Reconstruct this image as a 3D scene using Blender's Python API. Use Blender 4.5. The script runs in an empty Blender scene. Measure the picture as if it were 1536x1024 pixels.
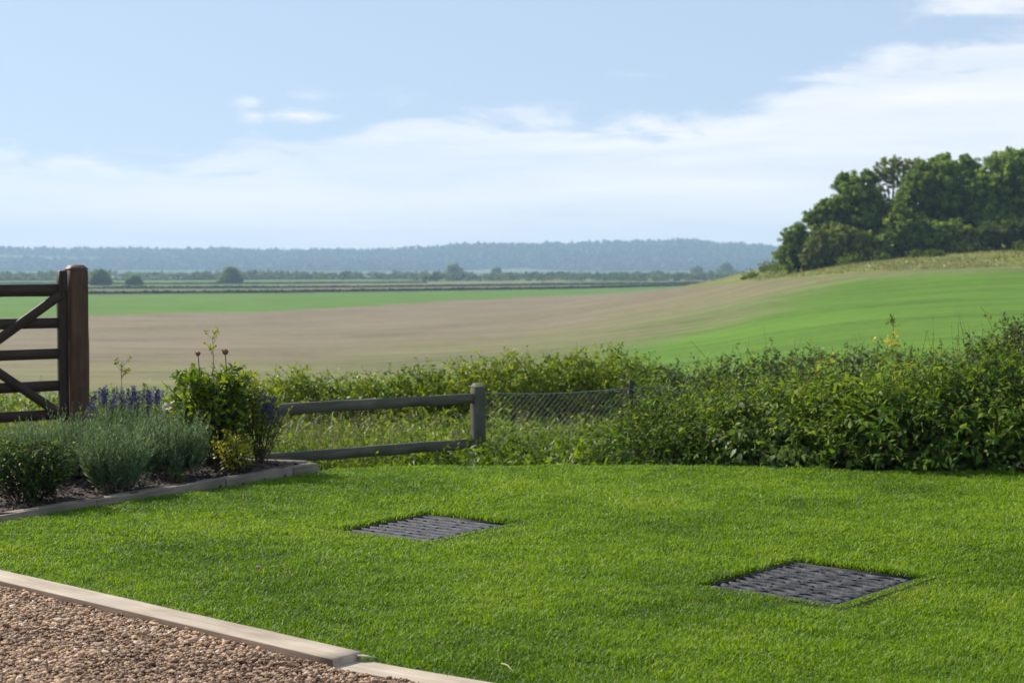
import bpy, math, numpy as np
from mathutils import Vector, Matrix
rng = np.random.default_rng(7)
scene = bpy.context.scene
COL = scene.collection
F, CX, CY, EYE = 2400.0, 768.0, 512.0, 1.5          # focal length and centre in photo pixels, eye height
PITCH = math.atan(112.0 / F)
cp, sp = math.cos(PITCH), math.sin(PITCH)

# ------------------------------------------------------------------ helpers
def ray(u, v):
    a, b = (u - CX) / F, (CY - v) / F
    return np.array([a, cp + b * sp, -sp + b * cp])
def P(u, v, y):
    """world point at distance y ahead, from a measured photo position"""
    d = ray(u, v); t = y / d[1]
    return np.array([d[0] * t, y, EYE + d[2] * t])
def proj(x, y, z):
    zz = z - EYE
    dep = y * cp - zz * sp
    dep = np.where(dep < 0.05, 0.05, dep)
    return CX + F * x / dep, CY - F * (y * sp + zz * cp) / dep
def pchip(xs, ys):
    xs, ys = np.array(xs, float), np.array(ys, float)
    h = np.diff(xs); d = np.diff(ys) / h; m = np.zeros_like(xs)
    for i in range(1, len(xs) - 1):
        if d[i - 1] * d[i] > 0:
            w1, w2 = 2 * h[i] + h[i - 1], h[i] + 2 * h[i - 1]
            m[i] = (w1 + w2) / (w1 / d[i - 1] + w2 / d[i])
    def f(x):
        x = np.clip(x, xs[0], xs[-1]); k = np.clip(np.searchsorted(xs, x) - 1, 0, len(h) - 1)
        t = (x - xs[k]) / h[k]
        return ((1 + 2 * t) * (1 - t) ** 2 * ys[k] + t * (1 - t) ** 2 * h[k] * m[k]
                + t * t * (3 - 2 * t) * ys[k + 1] + t * t * (t - 1) * h[k] * m[k + 1])
    return f
def sstep(a, b, x):
    t = np.clip((x - a) / (b - a), 0, 1); return t * t * (3 - 2 * t)
_pn = rng.permutation(512); _pg = rng.random((512,))
def vnoise(x, y):
    """2D value noise 0..1"""
    x, y = np.asarray(x, float), np.asarray(y, float)
    xi, yi = np.floor(x).astype(int), np.floor(y).astype(int)
    fx, fy = x - xi, y - yi; fx = fx * fx * (3 - 2 * fx); fy = fy * fy * (3 - 2 * fy)
    g = lambda i, j: _pg[_pn[(_pn[i & 511] + j) & 511]]
    return ((g(xi, yi) * (1 - fx) + g(xi + 1, yi) * fx) * (1 - fy)
            + (g(xi, yi + 1) * (1 - fx) + g(xi + 1, yi + 1) * fx) * fy)
def fbm(x, y, o=4):
    s, a, t = 0, 1.0, 0
    for k in range(o):
        s = s + a * vnoise(np.asarray(x) * 2 ** k + 17 * k, np.asarray(y) * 2 ** k + 31 * k); t += a; a *= .5
    return s / t
def unit(a):
    return a / np.maximum(np.linalg.norm(a, axis=-1, keepdims=True), 1e-9)

# ground heights: a level lawn, a bank behind it, a valley, and a rise to the right
_base = pchip([0, 11.9, 13, 14.5, 16, 20, 30, 60, 120, 250, 400, 1000, 4000],
              [0, -.01, -.17, -.45, -.67, -1.05, -1.75, -3.4, -5.6, -8.2, -8.6, -9, -9])
_rise = pchip([0, 13, 25, 60, 110, 170, 217, 260, 300, 400, 600, 4000], [0, 0, .3, 1.9, 4.2, 8.1, 11.6, 14, 15, 10, 0, 0])
_side = pchip([-.5, -.14, 0, .06, .12, .163, .22, .32, .5, 1.5], [0, 0, .11, .26, .46, .66, .85, 1, 1.05, 1.1])
E0, E1, E2 = np.array([-2.465, 7.70]), np.array([-.574, 6.04]), np.array([-.135, 5.73])   # lawn side of the gravel edging
def drive_side(x, y):
    """metres onto the drive from the lawn side of its edging"""
    f = lambda a, b: -((b[0] - a[0]) * (y - a[1]) - (b[1] - a[1]) * (x - a[0])) / np.hypot(*(b - a))
    return np.where(x < E1[0], f(E0, E1), f(E1, E2))
def cover_frame(corners):
    c = [P(u, v, 1.484 * F / (v - 400))[:2] for u, v in corners]           # left, top, right, bottom
    cen = sum(c) / 4
    e1 = (c[1] - c[0]) + (c[2] - c[3]); e2 = (c[2] - c[1]) + (c[3] - c[0])
    l1, l2 = np.linalg.norm(e1) / 2 * 1.05, np.linalg.norm(e2) / 2 * 1.05
    a = math.atan2(e1[1], e1[0]); b = math.atan2(e2[1], e2[0]) + math.pi / 2
    return cen, l1, l2, (a + b) / 2
COVERS = [cover_frame([(515, 789), (640, 768), (763, 780), (640, 806)]), cover_frame([(1058, 871), (1190, 840), (1378, 860), (1250, 903)])]
def in_cover(x, y, pad=0.):
    m = np.zeros(np.shape(x), bool)
    for c, l1, l2, a in COVERS:
        dx, dy = x - c[0], y - c[1]
        s, t = dx * math.cos(a) + dy * math.sin(a), -dx * math.sin(a) + dy * math.cos(a)
        m |= (np.abs(s) < l1 / 2 + pad) & (np.abs(t) < l2 / 2 + pad)
    return m
def gz(x, y):
    x, y = np.asarray(x, float), np.asarray(y, float)
    yy = np.maximum(y, 0)
    a = np.where(y > 1, x / np.maximum(y, 1), 0)
    z = _base(yy) + _rise(yy) * _side(a)
    z = z - .075 * sstep(.02, .12, drive_side(x, y)) * (yy < 11)
    z = z + (fbm(x * 3.1, y * 3.1, 2) - .5) * .022 * sstep(5, 5.4, yy) * (yy < 12.6) * (drive_side(x, y) < -.05) * ~in_cover(x, y, .06)
    z = z - .06 * in_cover(x, y, .02)
    z = z - (.03 * sstep(.5, 4.2, x) + .03 * sstep(.6, 1.6, -x)) * sstep(9.5, 12, yy) * (yy < 13.5)
    return z + (fbm(x * .55 + 5, y * .55, 2) - .5) * .05 * ~in_cover(x, y, .06) * sstep(5, 6, yy) * (yy < 40) + (fbm(x * .02, y * .02, 3) - .5) * 1.0 * sstep(45, 150, yy) * (1 - sstep(400, 600, yy))
def ground_at(u, v, y0=15., y1=3500.):
    ys = np.geomspace(y0, y1, 4000); d = ray(u, v)
    x = d[0] * ys / d[1]; z = EYE + d[2] * ys / d[1]
    k = np.argmax(z < gz(x, ys)); return np.array([x[k], ys[k], float(gz(x[k], ys[k]))])

class MB:
    """collects geometry and links it as one mesh object"""
    def __init__(s): s.v, s.q, s.t, s.r, s.n = [], [], [], [], 0
    def add(s, v, q=None, t=None, r=.5):
        v = np.asarray(v, np.float32).reshape(-1, 3)
        if q is not None and len(q): s.q.append(np.asarray(q, np.int64).reshape(-1, 4) + s.n)
        if t is not None and len(t): s.t.append(np.asarray(t, np.int64).reshape(-1, 3) + s.n)
        s.v.append(v); s.r.append(np.broadcast_to(np.asarray(r, np.float32), (len(v),))); s.n += len(v); return s
    def box(s, lo, hi, r=.5):
        x0, y0, z0 = lo; x1, y1, z1 = hi
        return s.add([(x0,y0,z0),(x1,y0,z0),(x1,y1,z0),(x0,y1,z0),(x0,y0,z1),(x1,y0,z1),(x1,y1,z1),(x0,y1,z1)],
                     [(0,3,2,1),(4,5,6,7),(0,1,5,4),(1,2,6,5),(2,3,7,6),(3,0,4,7)], r=r)
    def build(s, name, mat, parent=None, loc=(0, 0, 0), smooth=False, col=None):
        me = bpy.data.meshes.new(name)
        v = np.concatenate(s.v) - np.asarray(loc, np.float32)
        q = np.concatenate(s.q) if s.q else np.zeros((0, 4), np.int64)
        t = np.concatenate(s.t) if s.t else np.zeros((0, 3), np.int64)
        me.vertices.add(len(v)); me.vertices.foreach_set('co', v.astype(np.float32).ravel())
        li = np.concatenate([q.ravel(), t.ravel()]).astype(np.int32)
        me.loops.add(len(li)); me.loops.foreach_set('vertex_index', li)
        n = len(q) + len(t); me.polygons.add(n)
        me.polygons.foreach_set('loop_start', np.concatenate([np.arange(len(q)) * 4, len(q) * 4 + np.arange(len(t)) * 3]).astype(np.int32))
        if smooth: me.polygons.foreach_set('use_smooth', np.ones(n, bool))
        me.update(calc_edges=True)
        at = me.attributes.new('rnd', 'FLOAT', 'POINT'); at.data.foreach_set('value', np.concatenate(s.r).astype(np.float32))
        if col is not None:
            ac = me.attributes.new('col', 'FLOAT_COLOR', 'POINT')
            ac.data.foreach_set('color', np.concatenate([col, np.ones((len(col), 1))], 1).astype(np.float32).ravel())
        me.materials.append(mat)
        o = bpy.data.objects.new(name, me); COL.objects.link(o)
        o.location = loc
        if parent is not None:
            o.parent = parent; o.location = Vector(loc) - parent.location
        return o
def tag(o, label=None, cat=None, group=None, kind=None):
    for k, val in (('label', label), ('category', cat), ('group', group), ('kind', kind)):
        if val: o[k] = val
    return o
def thing(name, loc, label, cat, group=None):
    o = bpy.data.objects.new(name, None); COL.objects.link(o); o.location = [float(c) for c in loc]
    o.empty_display_size = .1
    return tag(o, label, cat, group)

# leaves: every leaf a small folded blade
def leaves(mb, p, a, n, L, W, r, curl=.25, fine=True):
    a = unit(a); n = unit(n - a * np.sum(a * n, -1, keepdims=True)); b = np.cross(a, n)
    L = np.asarray(L)[:, None]; W = np.asarray(W)[:, None]; c = curl
    pt = lambda s, t, h: p + a * L * s + b * W * t + n * L * (h - c * s * s)
    if fine:
        V = np.stack([pt(0, 0, 0), pt(.3, -.44, .06), pt(.33, 0, 0), pt(.3, .44, .06),
                      pt(.66, -.36, .05), pt(.68, 0, 0), pt(.66, .36, .05), pt(1, 0, 0)], 1)
        q = np.array([(1, 2, 5, 4), (2, 3, 6, 5)]); t = np.array([(0, 2, 1), (0, 3, 2), (4, 5, 7), (5, 6, 7)])
    else:
        V = np.stack([pt(0, 0, 0), pt(.45, -.5, .04), pt(1, 0, 0), pt(.45, .5, .04)], 1)
        q = np.array([(0, 3, 2, 1)]); t = np.zeros((0, 3), int)
    k, m = V.shape[0], V.shape[1]
    o = (np.arange(k) * m)[:, None, None]
    mb.add(V.reshape(-1, 3), (q[None] + o).reshape(-1, 4), (t[None] + o).reshape(-1, 3), np.repeat(r, m))
def tubes(mb, Pn, R, sides=4, r=.5):
    """Pn: S x K x 3 centre lines, R: S x K radii"""
    Pn = np.asarray(Pn, float); S, K = Pn.shape[:2]; R = np.broadcast_to(R, (S, K))
    T = unit(np.gradient(Pn, axis=1))
    ref = np.where(np.abs(T[..., 2:3]) > .9, np.array([1., 0, 0]), np.array([0, 0, 1.]))
    U = unit(np.cross(T, ref)); Wv = np.cross(T, U)
    an = np.arange(sides) * 2 * math.pi / sides
    V = Pn[:, :, None] + R[:, :, None, None] * (U[:, :, None] * np.cos(an)[None, None, :, None] + Wv[:, :, None] * np.sin(an)[None, None, :, None])
    i = np.arange(sides); j = (i + 1) % sides
    q = np.concatenate([np.stack([k * sides + i, k * sides + j, (k + 1) * sides + j, (k + 1) * sides + i], 1) for k in range(K - 1)])
    o = (np.arange(S) * K * sides)[:, None, None]
    t = np.concatenate([np.stack([(K - 1) * sides + 0 * i[1:-1], (K - 1) * sides + i[1:-1], (K - 1) * sides + i[2:]], 1)])
    mb.add(V.reshape(-1, 3), (q[None] + o).reshape(-1, 4), (t[None] + o).reshape(-1, 3), r)
def sprigs(lm, sm, p0, d, L, n, ll, asp, droop=.2, bend=.25, t0=.15, side=1., rad=.003, fine=True, rbase=None, rj=.25, up=.6, taper=.5, curl=.25):
    """shoots with alternate leaves along them: leaves go to lm, stems to sm"""
    S = len(p0); d = unit(d); L = np.broadcast_to(np.asarray(L, float), (S,))
    bv = np.stack([rng.normal(0, .25, S), rng.normal(0, .25, S), -np.ones(S)], 1) * bend
    cen = lambda t: p0[:, None] + L[:, None, None] * (d[:, None] * t[..., None] + bv[:, None] * (t * t)[..., None])
    if sm is not None:
        K = 5; ts = np.broadcast_to(np.linspace(0, 1, K), (S, K))
        tubes(sm, cen(ts), np.linspace(1, .35, K)[None] * rad * np.ones((S, 1)), 3)
    t = np.linspace(t0, 1, n)[None] + rng.normal(0, .25 / n, (S, n)); t = np.clip(t, 0.02, 1)
    pos = cen(t); tan = unit(d[:, None] + 2 * bv[:, None] * t[..., None])
    ref = np.array([.3, .2, 1.]) / 1.08
    e1 = unit(np.cross(tan, ref)); e2 = np.cross(tan, e1)
    ph = (np.arange(n) * 2.4)[None] + rng.uniform(0, 6.28, (S, 1)) + rng.normal(0, .4, (S, n))
    out = e1 * np.cos(ph)[..., None] + e2 * np.sin(ph)[..., None]
    a = tan * (.35 + .9 * (t ** 3)[..., None]) + out * side + np.array([0, 0, -droop]) + rng.normal(0, .18, (S, n, 3))
    nn = np.array([0, 0, up]) + rng.normal(0, .45, (S, n, 3)) + out * .2
    sz = ll * (1 - taper * t ** 2) * rng.uniform(.55, 1.4, (S, n))
    rb = .5 if rbase is None else np.broadcast_to(np.asarray(rbase, float), (S,))[:, None]
    r = np.clip(rb + rng.normal(0, rj, (S, n)) + .15 * (t - .5), 0, 1)
    f = lambda x: x.reshape(-1, 3)
    leaves(lm, f(pos), f(a), f(nn), sz.ravel(), (sz * asp).ravel(), r.ravel(), curl, fine)

# ------------------------------------------------------------------ materials
def mat(name):
    m = bpy.data.materials.new(name); m.use_nodes = True; m.node_tree.nodes.clear(); return m, m.node_tree
def N(nt, typ, ins=None, **kw):
    n = nt.nodes.new(typ)
    for k, v in kw.items(): setattr(n, k, v)
    for k, v in (ins or {}).items():
        if isinstance(v, bpy.types.NodeSocket): nt.links.new(v, n.inputs[k])
        else: n.inputs[k].default_value = v
    return n
def c4(c): return (*c, 1.0)
def ramp(nt, fac, stops):
    n = N(nt, 'ShaderNodeValToRGB', {'Fac': fac}); e = n.color_ramp.elements
    while len(e) < len(stops): e.new(.5)
    for x, (p, c) in zip(e, stops): x.position = p; x.color = c4(c)
    return n.outputs['Color']
def mathn(nt, op, a, b=0., c=None, clamp=False):
    n = N(nt, 'ShaderNodeMath', {0: a, 1: b}, operation=op, use_clamp=clamp)
    if c is not None:
        if isinstance(c, bpy.types.NodeSocket): nt.links.new(c, n.inputs[2])
        else: n.inputs[2].default_value = c
    return n.outputs[0]
def mixc(nt, fac, a, b, bt='MIX'):
    n = N(nt, 'ShaderNodeMix', data_type='RGBA', blend_type=bt)
    for k, v in ((0, fac), (6, a), (7, b)):
        if isinstance(v, bpy.types.NodeSocket): nt.links.new(v, n.inputs[k])
        else: n.inputs[k].default_value = v if k == 0 or len(v) == 4 else c4(v)
    return n.outputs[2]
def leafmat(name, stops, transl=.4, tint=(1.25, 1.2, .45), rough=.42, spec=.4, noise_scale=0., namp=.25):
    m, nt = mat(name)
    at = N(nt, 'ShaderNodeAttribute', attribute_name='rnd').outputs['Fac']
    if noise_scale:
        no = N(nt, 'ShaderNodeTexNoise', {'Vector': N(nt, 'ShaderNodeNewGeometry').outputs['Position'], 'Scale': noise_scale, 'Detail': 3.})
        at = mathn(nt, 'ADD', at, mathn(nt, 'MULTIPLY', mathn(nt, 'SUBTRACT', no.outputs['Fac'], .5), namp * 4), clamp=True)
    c = ramp(nt, at, stops)
    p = N(nt, 'ShaderNodeBsdfPrincipled', {'Base Color': c, 'Roughness': rough, 'Specular IOR Level': spec})
    t = N(nt, 'ShaderNodeBsdfTranslucent', {'Color': mixc(nt, 1., c, tint, 'MULTIPLY')})
    mx = N(nt, 'ShaderNodeMixShader', {0: transl, 1: p.outputs[0], 2: t.outputs[0]})
    N(nt, 'ShaderNodeOutputMaterial', {'Surface': mx.outputs[0]}); return m
def woodmat(name, dark, light, scale=1., rough=.7, stain=None):
    m, nt = mat(name)
    tc = N(nt, 'ShaderNodeTexCoord').outputs['Object']
    mp = N(nt, 'ShaderNodeMapping', {'Vector': tc, 'Scale': (2.5 * scale, 34 * scale, 34 * scale)}).outputs[0]
    n1 = N(nt, 'ShaderNodeTexNoise', {'Vector': mp, 'Scale': 1., 'Detail': 6., 'Roughness': .65})
    mp2 = N(nt, 'ShaderNodeMapping', {'Vector': tc, 'Scale': (5, 9, 9)}).outputs[0]
    n2 = N(nt, 'ShaderNodeTexNoise', {'Vector': mp2, 'Scale': 1., 'Detail': 4.})
    f = mathn(nt, 'ADD', mathn(nt, 'MULTIPLY', n1.outputs['Fac'], .65), mathn(nt, 'MULTIPLY', n2.outputs['Fac'], .35))
    c = ramp(nt, f, [(.3, dark), (.68, light)])
    if stain:
        n3 = N(nt, 'ShaderNodeTexNoise', {'Vector': tc, 'Scale': 3.2, 'Detail': 5.})
        c = mixc(nt, ramp(nt, n3.outputs['Fac'], [(.5, (0, 0, 0)), (.7, (.75, .75, .75))]), c, stain)
    bp = N(nt, 'ShaderNodeBump', {'Height': f, 'Strength': .5, 'Distance': .006})
    p = N(nt, 'ShaderNodeBsdfPrincipled', {'Base Color': c, 'Roughness': rough, 'Specular IOR Level': .3, 'Normal': bp.outputs[0]})
    N(nt, 'ShaderNodeOutputMaterial', {'Surface': p.outputs[0]}); return m
def rndmat(name, stops, rough=.8, metal=0., spec=.3, bump=0., bscale=200.):
    m, nt = mat(name)
    at = N(nt, 'ShaderNodeAttribute', attribute_name='rnd').outputs['Fac']
    no = N(nt, 'ShaderNodeTexNoise', {'Vector': N(nt, 'ShaderNodeNewGeometry').outputs['Position'], 'Scale': bscale, 'Detail': 3.})
    c = ramp(nt, mathn(nt, 'ADD', at, mathn(nt, 'MULTIPLY', mathn(nt, 'SUBTRACT', no.outputs['Fac'], .5), .5), clamp=True), stops)
    p = N(nt, 'ShaderNodeBsdfPrincipled', {'Base Color': c, 'Roughness': rough, 'Metallic': metal, 'Specular IOR Level': spec})
    if bump:
        b = N(nt, 'ShaderNodeBump', {'Height': no.outputs['Fac'], 'Strength': bump, 'Distance': .01}); nt.links.new(b.outputs[0], p.inputs['Normal'])
    N(nt, 'ShaderNodeOutputMaterial', {'Surface': p.outputs[0]}); return m

M = {}
M['grass'] = leafmat('lawn grass', [(0, (.070, .145, .005)), (.45, (.160, .285, .008)), (.82, (.245, .365, .015)), (.93, (.30, .35, .06)), (1, (.38, .37, .16))], .5, (1.2, 1.15, .4), .5, .25)
M['bramble'] = leafmat('bramble leaf', [(0, (.026, .058, .010)), (.5, (.076, .155, .019)), (1, (.20, .28, .042))], .5, rough=.55, spec=.15)
M['pale_leaf'] = leafmat('glossy pale leaf', [(0, (.045, .085, .020)), (.6, (.085, .15, .035)), (1, (.21, .27, .085))], .45, rough=.5, spec=.25)
M['hedge'] = leafmat('hedge leaf', [(0, (.055, .10, .010)), (.5, (.13, .20, .016)), (1, (.25, .30, .026))], .5, spec=.15)
M['dark_hedge'] = leafmat('dark hedge leaf', [(0, (.022, .04, .010)), (.6, (.055, .088, .018)), (1, (.12, .15, .03))], .4, spec=.2)
M['weed'] = leafmat('weed leaf', [(0, (.05, .095, .016)), (.5, (.125, .20, .020)), (1, (.23, .29, .035))], .5, spec=.15)
M['rough_grass'] = leafmat('rough grass', [(0, (.055, .085, .022)), (.5, (.11, .14, .045)), (1, (.24, .21, .115))], .4, (1.1, 1.05, .6))
M['meadow'] = leafmat('meadow grass', [(0, (.09, .12, .03)), (.5, (.18, .195, .045)), (1, (.29, .26, .085))], .4, (1.1, 1.05, .6))
M['lavender'] = leafmat('lavender leaf', [(0, (.05, .095, .042)), (.5, (.12, .19, .09)), (1, (.29, .37, .22))], .35, (1.1, 1.1, .7), .6, .25)
M['box'] = leafmat('small shrub leaf', [(0, (.02, .045, .012)), (.6, (.045, .09, .018)), (1, (.15, .20, .03))], .4, rough=.55, spec=.25)
M['rose'] = leafmat('shrub leaf', [(0, (.04, .085, .012)), (.5, (.12, .19, .018)), (1, (.27, .32, .028))], .5, spec=.2)
M['yellow_leaf'] = leafmat('golden leaf', [(0, (.14, .17, .015)), (.5, (.33, .34, .022)), (.9, (.48, .42, .03)), (1, (.34, .20, .04))], .5)
M['purple'] = leafmat('purple petal', [(0, (.045, .032, .12)), (.6, (.095, .065, .24)), (1, (.19, .14, .38))], .3, (1.1, .9, 1.2))
M['yellow'] = leafmat('yellow petal', [(0, (.60, .47, .02)), (1, (.78, .66, .05))], .3, (1.1, 1, .5))
M['tree'] = leafmat('tree leaf', [(0, (.065, .115, .022)), (.5, (.15, .235, .045)), (1, (.30, .39, .085))], .6, rough=.6, spec=.2)
M['tree_airy'] = leafmat('airy tree leaf', [(0, (.085, .12, .020)), (.5, (.175, .22, .034)), (1, (.28, .30, .055))], .5, rough=.5)
M['scrub'] = leafmat('scrub leaf', [(0, (.05, .085, .022)), (.5, (.10, .15, .038)), (1, (.16, .20, .05))], .45, rough=.8, spec=.05)
M['belt'] = leafmat('belt leaf', [(0, (.03, .06, .022)), (.5, (.075, .12, .04)), (1, (.14, .18, .06))], .35, rough=.7, spec=.1)
M['valley'] = leafmat('valley tree leaf', [(0, (.07, .12, .03)), (.5, (.16, .23, .06)), (1, (.26, .32, .09))], .55, rough=.7, spec=.1)
M['far_wood'] = leafmat('far wood leaf', [(0, (.008, .022, .012)), (.5, (.028, .055, .022)), (1, (.10, .125, .04))], .2, rough=.7, spec=.1)
M['stem'] = rndmat('green stem', [(0, (.05, .07, .02)), (1, (.10, .12, .04))])
M['brown_stem'] = rndmat('brown stem', [(0, (.045, .03, .018)), (1, (.10, .07, .04))])
M['bark'] = rndmat('bark', [(0, (.05, .042, .034)), (1, (.12, .10, .08))], .9, bscale=6)
M['bud'] = rndmat('bud', [(0, (.16, .05, .03)), (1, (.36, .14, .08))], .6, bscale=60)
M['gate'] = woodmat('stained gate timber', (.018, .010, .007), (.07, .04, .025), 1., .6)
M['gate_post'] = woodmat('stained post timber', (.040, .020, .011), (.14, .072, .038), .7, .6)
M['fence'] = woodmat('weathered fence timber', (.055, .050, .036), (.16, .15, .11), .8, .85, (.07, .085, .045))
M['board'] = woodmat('pale edging timber', (.24, .18, .125), (.54, .45, .35), .7, .85, (.36, .30, .24))
M['board_shade'] = woodmat('shade toned plank side', (.10, .062, .040), (.24, .165, .115), .7, .9)  # darker brown paints shade onto the planks' gravel-facing side
M['bed_board'] = woodmat('bed edging timber', (.09, .072, .052), (.27, .22, .165), .7, .85, (.11, .10, .07))
M['metal'] = rndmat('galvanised metal', [(0, (.22, .24, .26)), (1, (.38, .41, .44))], .5, .7, .5)
M['wire'] = rndmat('dull wire', [(0, (.11, .12, .12)), (1, (.22, .23, .23))], .7, .3, .3)
M['dark_metal'] = rndmat('dark steel', [(0, (.03, .03, .03)), (1, (.07, .06, .055))], .6, .4)
M['cover'] = rndmat('cast iron cover', [(0, (.005, .005, .006)), (.6, (.024, .024, .028)), (1, (.085, .083, .092))], .7, .0, .25, .3, 90.)
M['stone'] = rndmat('gravel stone', [(0, (.12, .066, .038)), (.28, (.28, .172, .105)), (.6, (.44, .29, .185)), (.85, (.52, .31, .15)), (1, (.68, .56, .44))], .75, bump=.4, bscale=160)
M['chip'] = rndmat('bark chip', [(0, (.018, .013, .010)), (.6, (.055, .036, .026)), (1, (.16, .115, .085))], .9)
M['straw'] = rndmat('straw', [(0, (.42, .33, .18)), (1, (.6, .5, .32))])
M['dead'] = rndmat('dead flower', [(0, (.20, .12, .10)), (1, (.32, .2, .18))])

def groundmat():
    m, nt = mat('ground')
    pos = N(nt, 'ShaderNodeNewGeometry').outputs['Position']
    c = N(nt, 'ShaderNodeAttribute', attribute_name='col').outputs['Color']
    rows = N(nt, 'ShaderNodeMapping', {'Vector': pos, 'Rotation': (0, 0, math.radians(-12)), 'Scale': (.05, .26, .1)}).outputs[0]
    n1 = N(nt, 'ShaderNodeTexNoise', {'Vector': rows, 'Scale': 1., 'Detail': 5., 'Roughness': .6})
    n2 = N(nt, 'ShaderNodeTexNoise', {'Vector': pos, 'Scale': .05, 'Detail': 6., 'Roughness': .6})
    n3 = N(nt, 'ShaderNodeTexNoise', {'Vector': pos, 'Scale': 1.6, 'Detail': 4., 'Roughness': .7})
    f = mathn(nt, 'ADD', mathn(nt, 'MULTIPLY', n1.outputs['Fac'], .5), mathn(nt, 'MULTIPLY', n2.outputs['Fac'], .3))
    f = mathn(nt, 'ADD', f, mathn(nt, 'MULTIPLY', n3.outputs['Fac'], .3))
    rows2 = N(nt, 'ShaderNodeMapping', {'Vector': pos, 'Rotation': (0, 0, math.radians(-12)), 'Scale': (.55, 1.1, .1)}).outputs[0]
    n4 = N(nt, 'ShaderNodeTexNoise', {'Vector': rows2, 'Scale': 1., 'Detail': 6., 'Roughness': .7})
    f = mathn(nt, 'ADD', f, mathn(nt, 'MULTIPLY', mathn(nt, 'SUBTRACT', n4.outputs['Fac'], .5), .45))
    c = mixc(nt, 1., c, ramp(nt, f, [(.34, (.52, .53, .50)), (.76, (1.42, 1.41, 1.40))]), 'MULTIPLY')
    b = N(nt, 'ShaderNodeBump', {'Height': n3.outputs['Fac'], 'Strength': .5, 'Distance': .15})
    p = N(nt, 'ShaderNodeBsdfPrincipled', {'Base Color': c, 'Roughness': .95, 'Specular IOR Level': .1, 'Normal': b.outputs[0]})
    N(nt, 'ShaderNodeOutputMaterial', {'Surface': p.outputs[0]}); return m
M['ground'] = groundmat()

# ------------------------------------------------------------------ the ground sheet
def build_ground():
    az = np.radians(np.concatenate([np.linspace(-180, -40, 29)[:-1], np.linspace(-40, -20, 24)[:-1], np.linspace(-20, 20, 320), np.linspace(20, 40, 24)[1:], np.linspace(40, 180, 29)[1:-1]]))
    rr = np.concatenate([np.linspace(.5, 5.2, 14)[:-1], np.linspace(5.2, 12.6, 190)[:-1], np.linspace(12.6, 24, 34)[:-1],
                         9.8 * F / np.linspace(9.8 * F / 24, 9.8 * F / 900, 420)[:-1], np.geomspace(900, 5450, 60)])
    A, Rr = np.meshgrid(az, rr)
    x, y = Rr * np.sin(A), Rr * np.cos(A); z = gz(x, y)
    x, y, z = x.ravel(), y.ravel(), z.ravel()
    u, v = proj(x, y, z); front = (y > 22) & (np.abs(x) < y * 1.2)
    # field colours by where the fields lie
    col = np.tile(np.array([.045, .055, .018]), (len(x), 1))
    green = np.array([.085, .165, .016]); green2 = np.array([.085, .15, .028]); brown = np.array([.182, .146, .093])
    meadow = np.array([.165, .175, .045]); olive = np.array([.14, .15, .05]); pale = np.array([.19, .175, .09]); strip = np.array([.07, .115, .025])
    wob = (fbm(x * .03, y * .03, 3) - .5)
    def mix(c, m):
        col[:] = col * (1 - m[:, None]) + np.asarray(c) * m[:, None]
    mix(green, front.astype(float))
    upper = np.interp(u, [-900, 0, 131, 400, 600, 760, 900, 1010, 1050, 1150, 1290, 1420, 1700], [486, 478, 473, 467, 455, 447, 441, 432, 428, 421, 410, 404, 400])
    lower = np.interp(u, [-900, 300, 500, 640, 760, 880, 960, 1100, 1170, 1230, 1280, 1420, 1700], [620, 585, 566, 552, 539, 518, 498, 470, 450, 432, 419, 408, 403])
    soft = np.interp(u, [0, 640, 1100, 1300], [30, 34, 30, 10])
    bm = sstep(-1.2, 1.2, v - upper + wob * 3) * sstep(-1, 1, (lower - v) / soft + wob * 1.4 + (fbm(x * .25, y * .06, 3) - .5) * .9) * front
    mix(brown, bm)
    mix(olive, bm * sstep(-70, 0, v - lower + wob * 60) * .55)
    # beyond the left green field: strips of crop and stubble
    up2 = np.interp(u, [-900, 0, 131, 400, 600, 760, 960, 1060], [448, 446, 443, 441, 438, 435, 430, 426])
    far = front & (v < up2) & (y > 300) & (u < 1200)
    mix(strip, far.astype(float))
    for lo, hi, c in ((-8, -3, brown * .9), (-14, -10, pale), (-22, -17, green2), (-30, -26, pale)):
        mm = far * sstep(0, 1, v - up2 - lo) * sstep(0, 1, hi - (v - up2)); mix(c, mm * .9)
    # rough meadow on the bank under the trees
    mfoot = np.interp(u, [900, 1040, 1150, 1290, 1420, 1700], [428, 429, 420, 409, 404, 399])
    mm = front * (y > 100) * (y < 420) * sstep(930, 1060, u) * sstep(-1, 1, mfoot - v + wob * 4)
    mix(meadow, mm); mix(olive * .9, mm * sstep(.45, .7, fbm(x * .08, y * .08 + 9, 4)))
    nr, na = len(rr), len(az); idx = np.arange(nr * na).reshape(nr, na)
    i0, i1 = idx[:-1], idx[1:]
    q = np.stack([i0, np.roll(i0, -1, 1), np.roll(i1, -1, 1), i1], -1).reshape(-1, 4)[:, ::-1]
    mb = MB(); mb.add(np.stack([x, y, z], 1), q)
    cap = np.stack([np.full(na, nr * na), idx[0], np.roll(idx[0], -1)], 1)[:, ::-1]
    mb.v.append(np.array([[0, 0, 0]], np.float32)); mb.r.append(np.array([.5], np.float32)); mb.t.append(cap); mb.n += 1
    o = mb.build('ground', M['ground'], smooth=True, col=np.concatenate([col, col[:1]]))
    return tag(o, 'valley fields of green crop and brown stubble below the garden', kind='structure')
build_ground()

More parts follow.
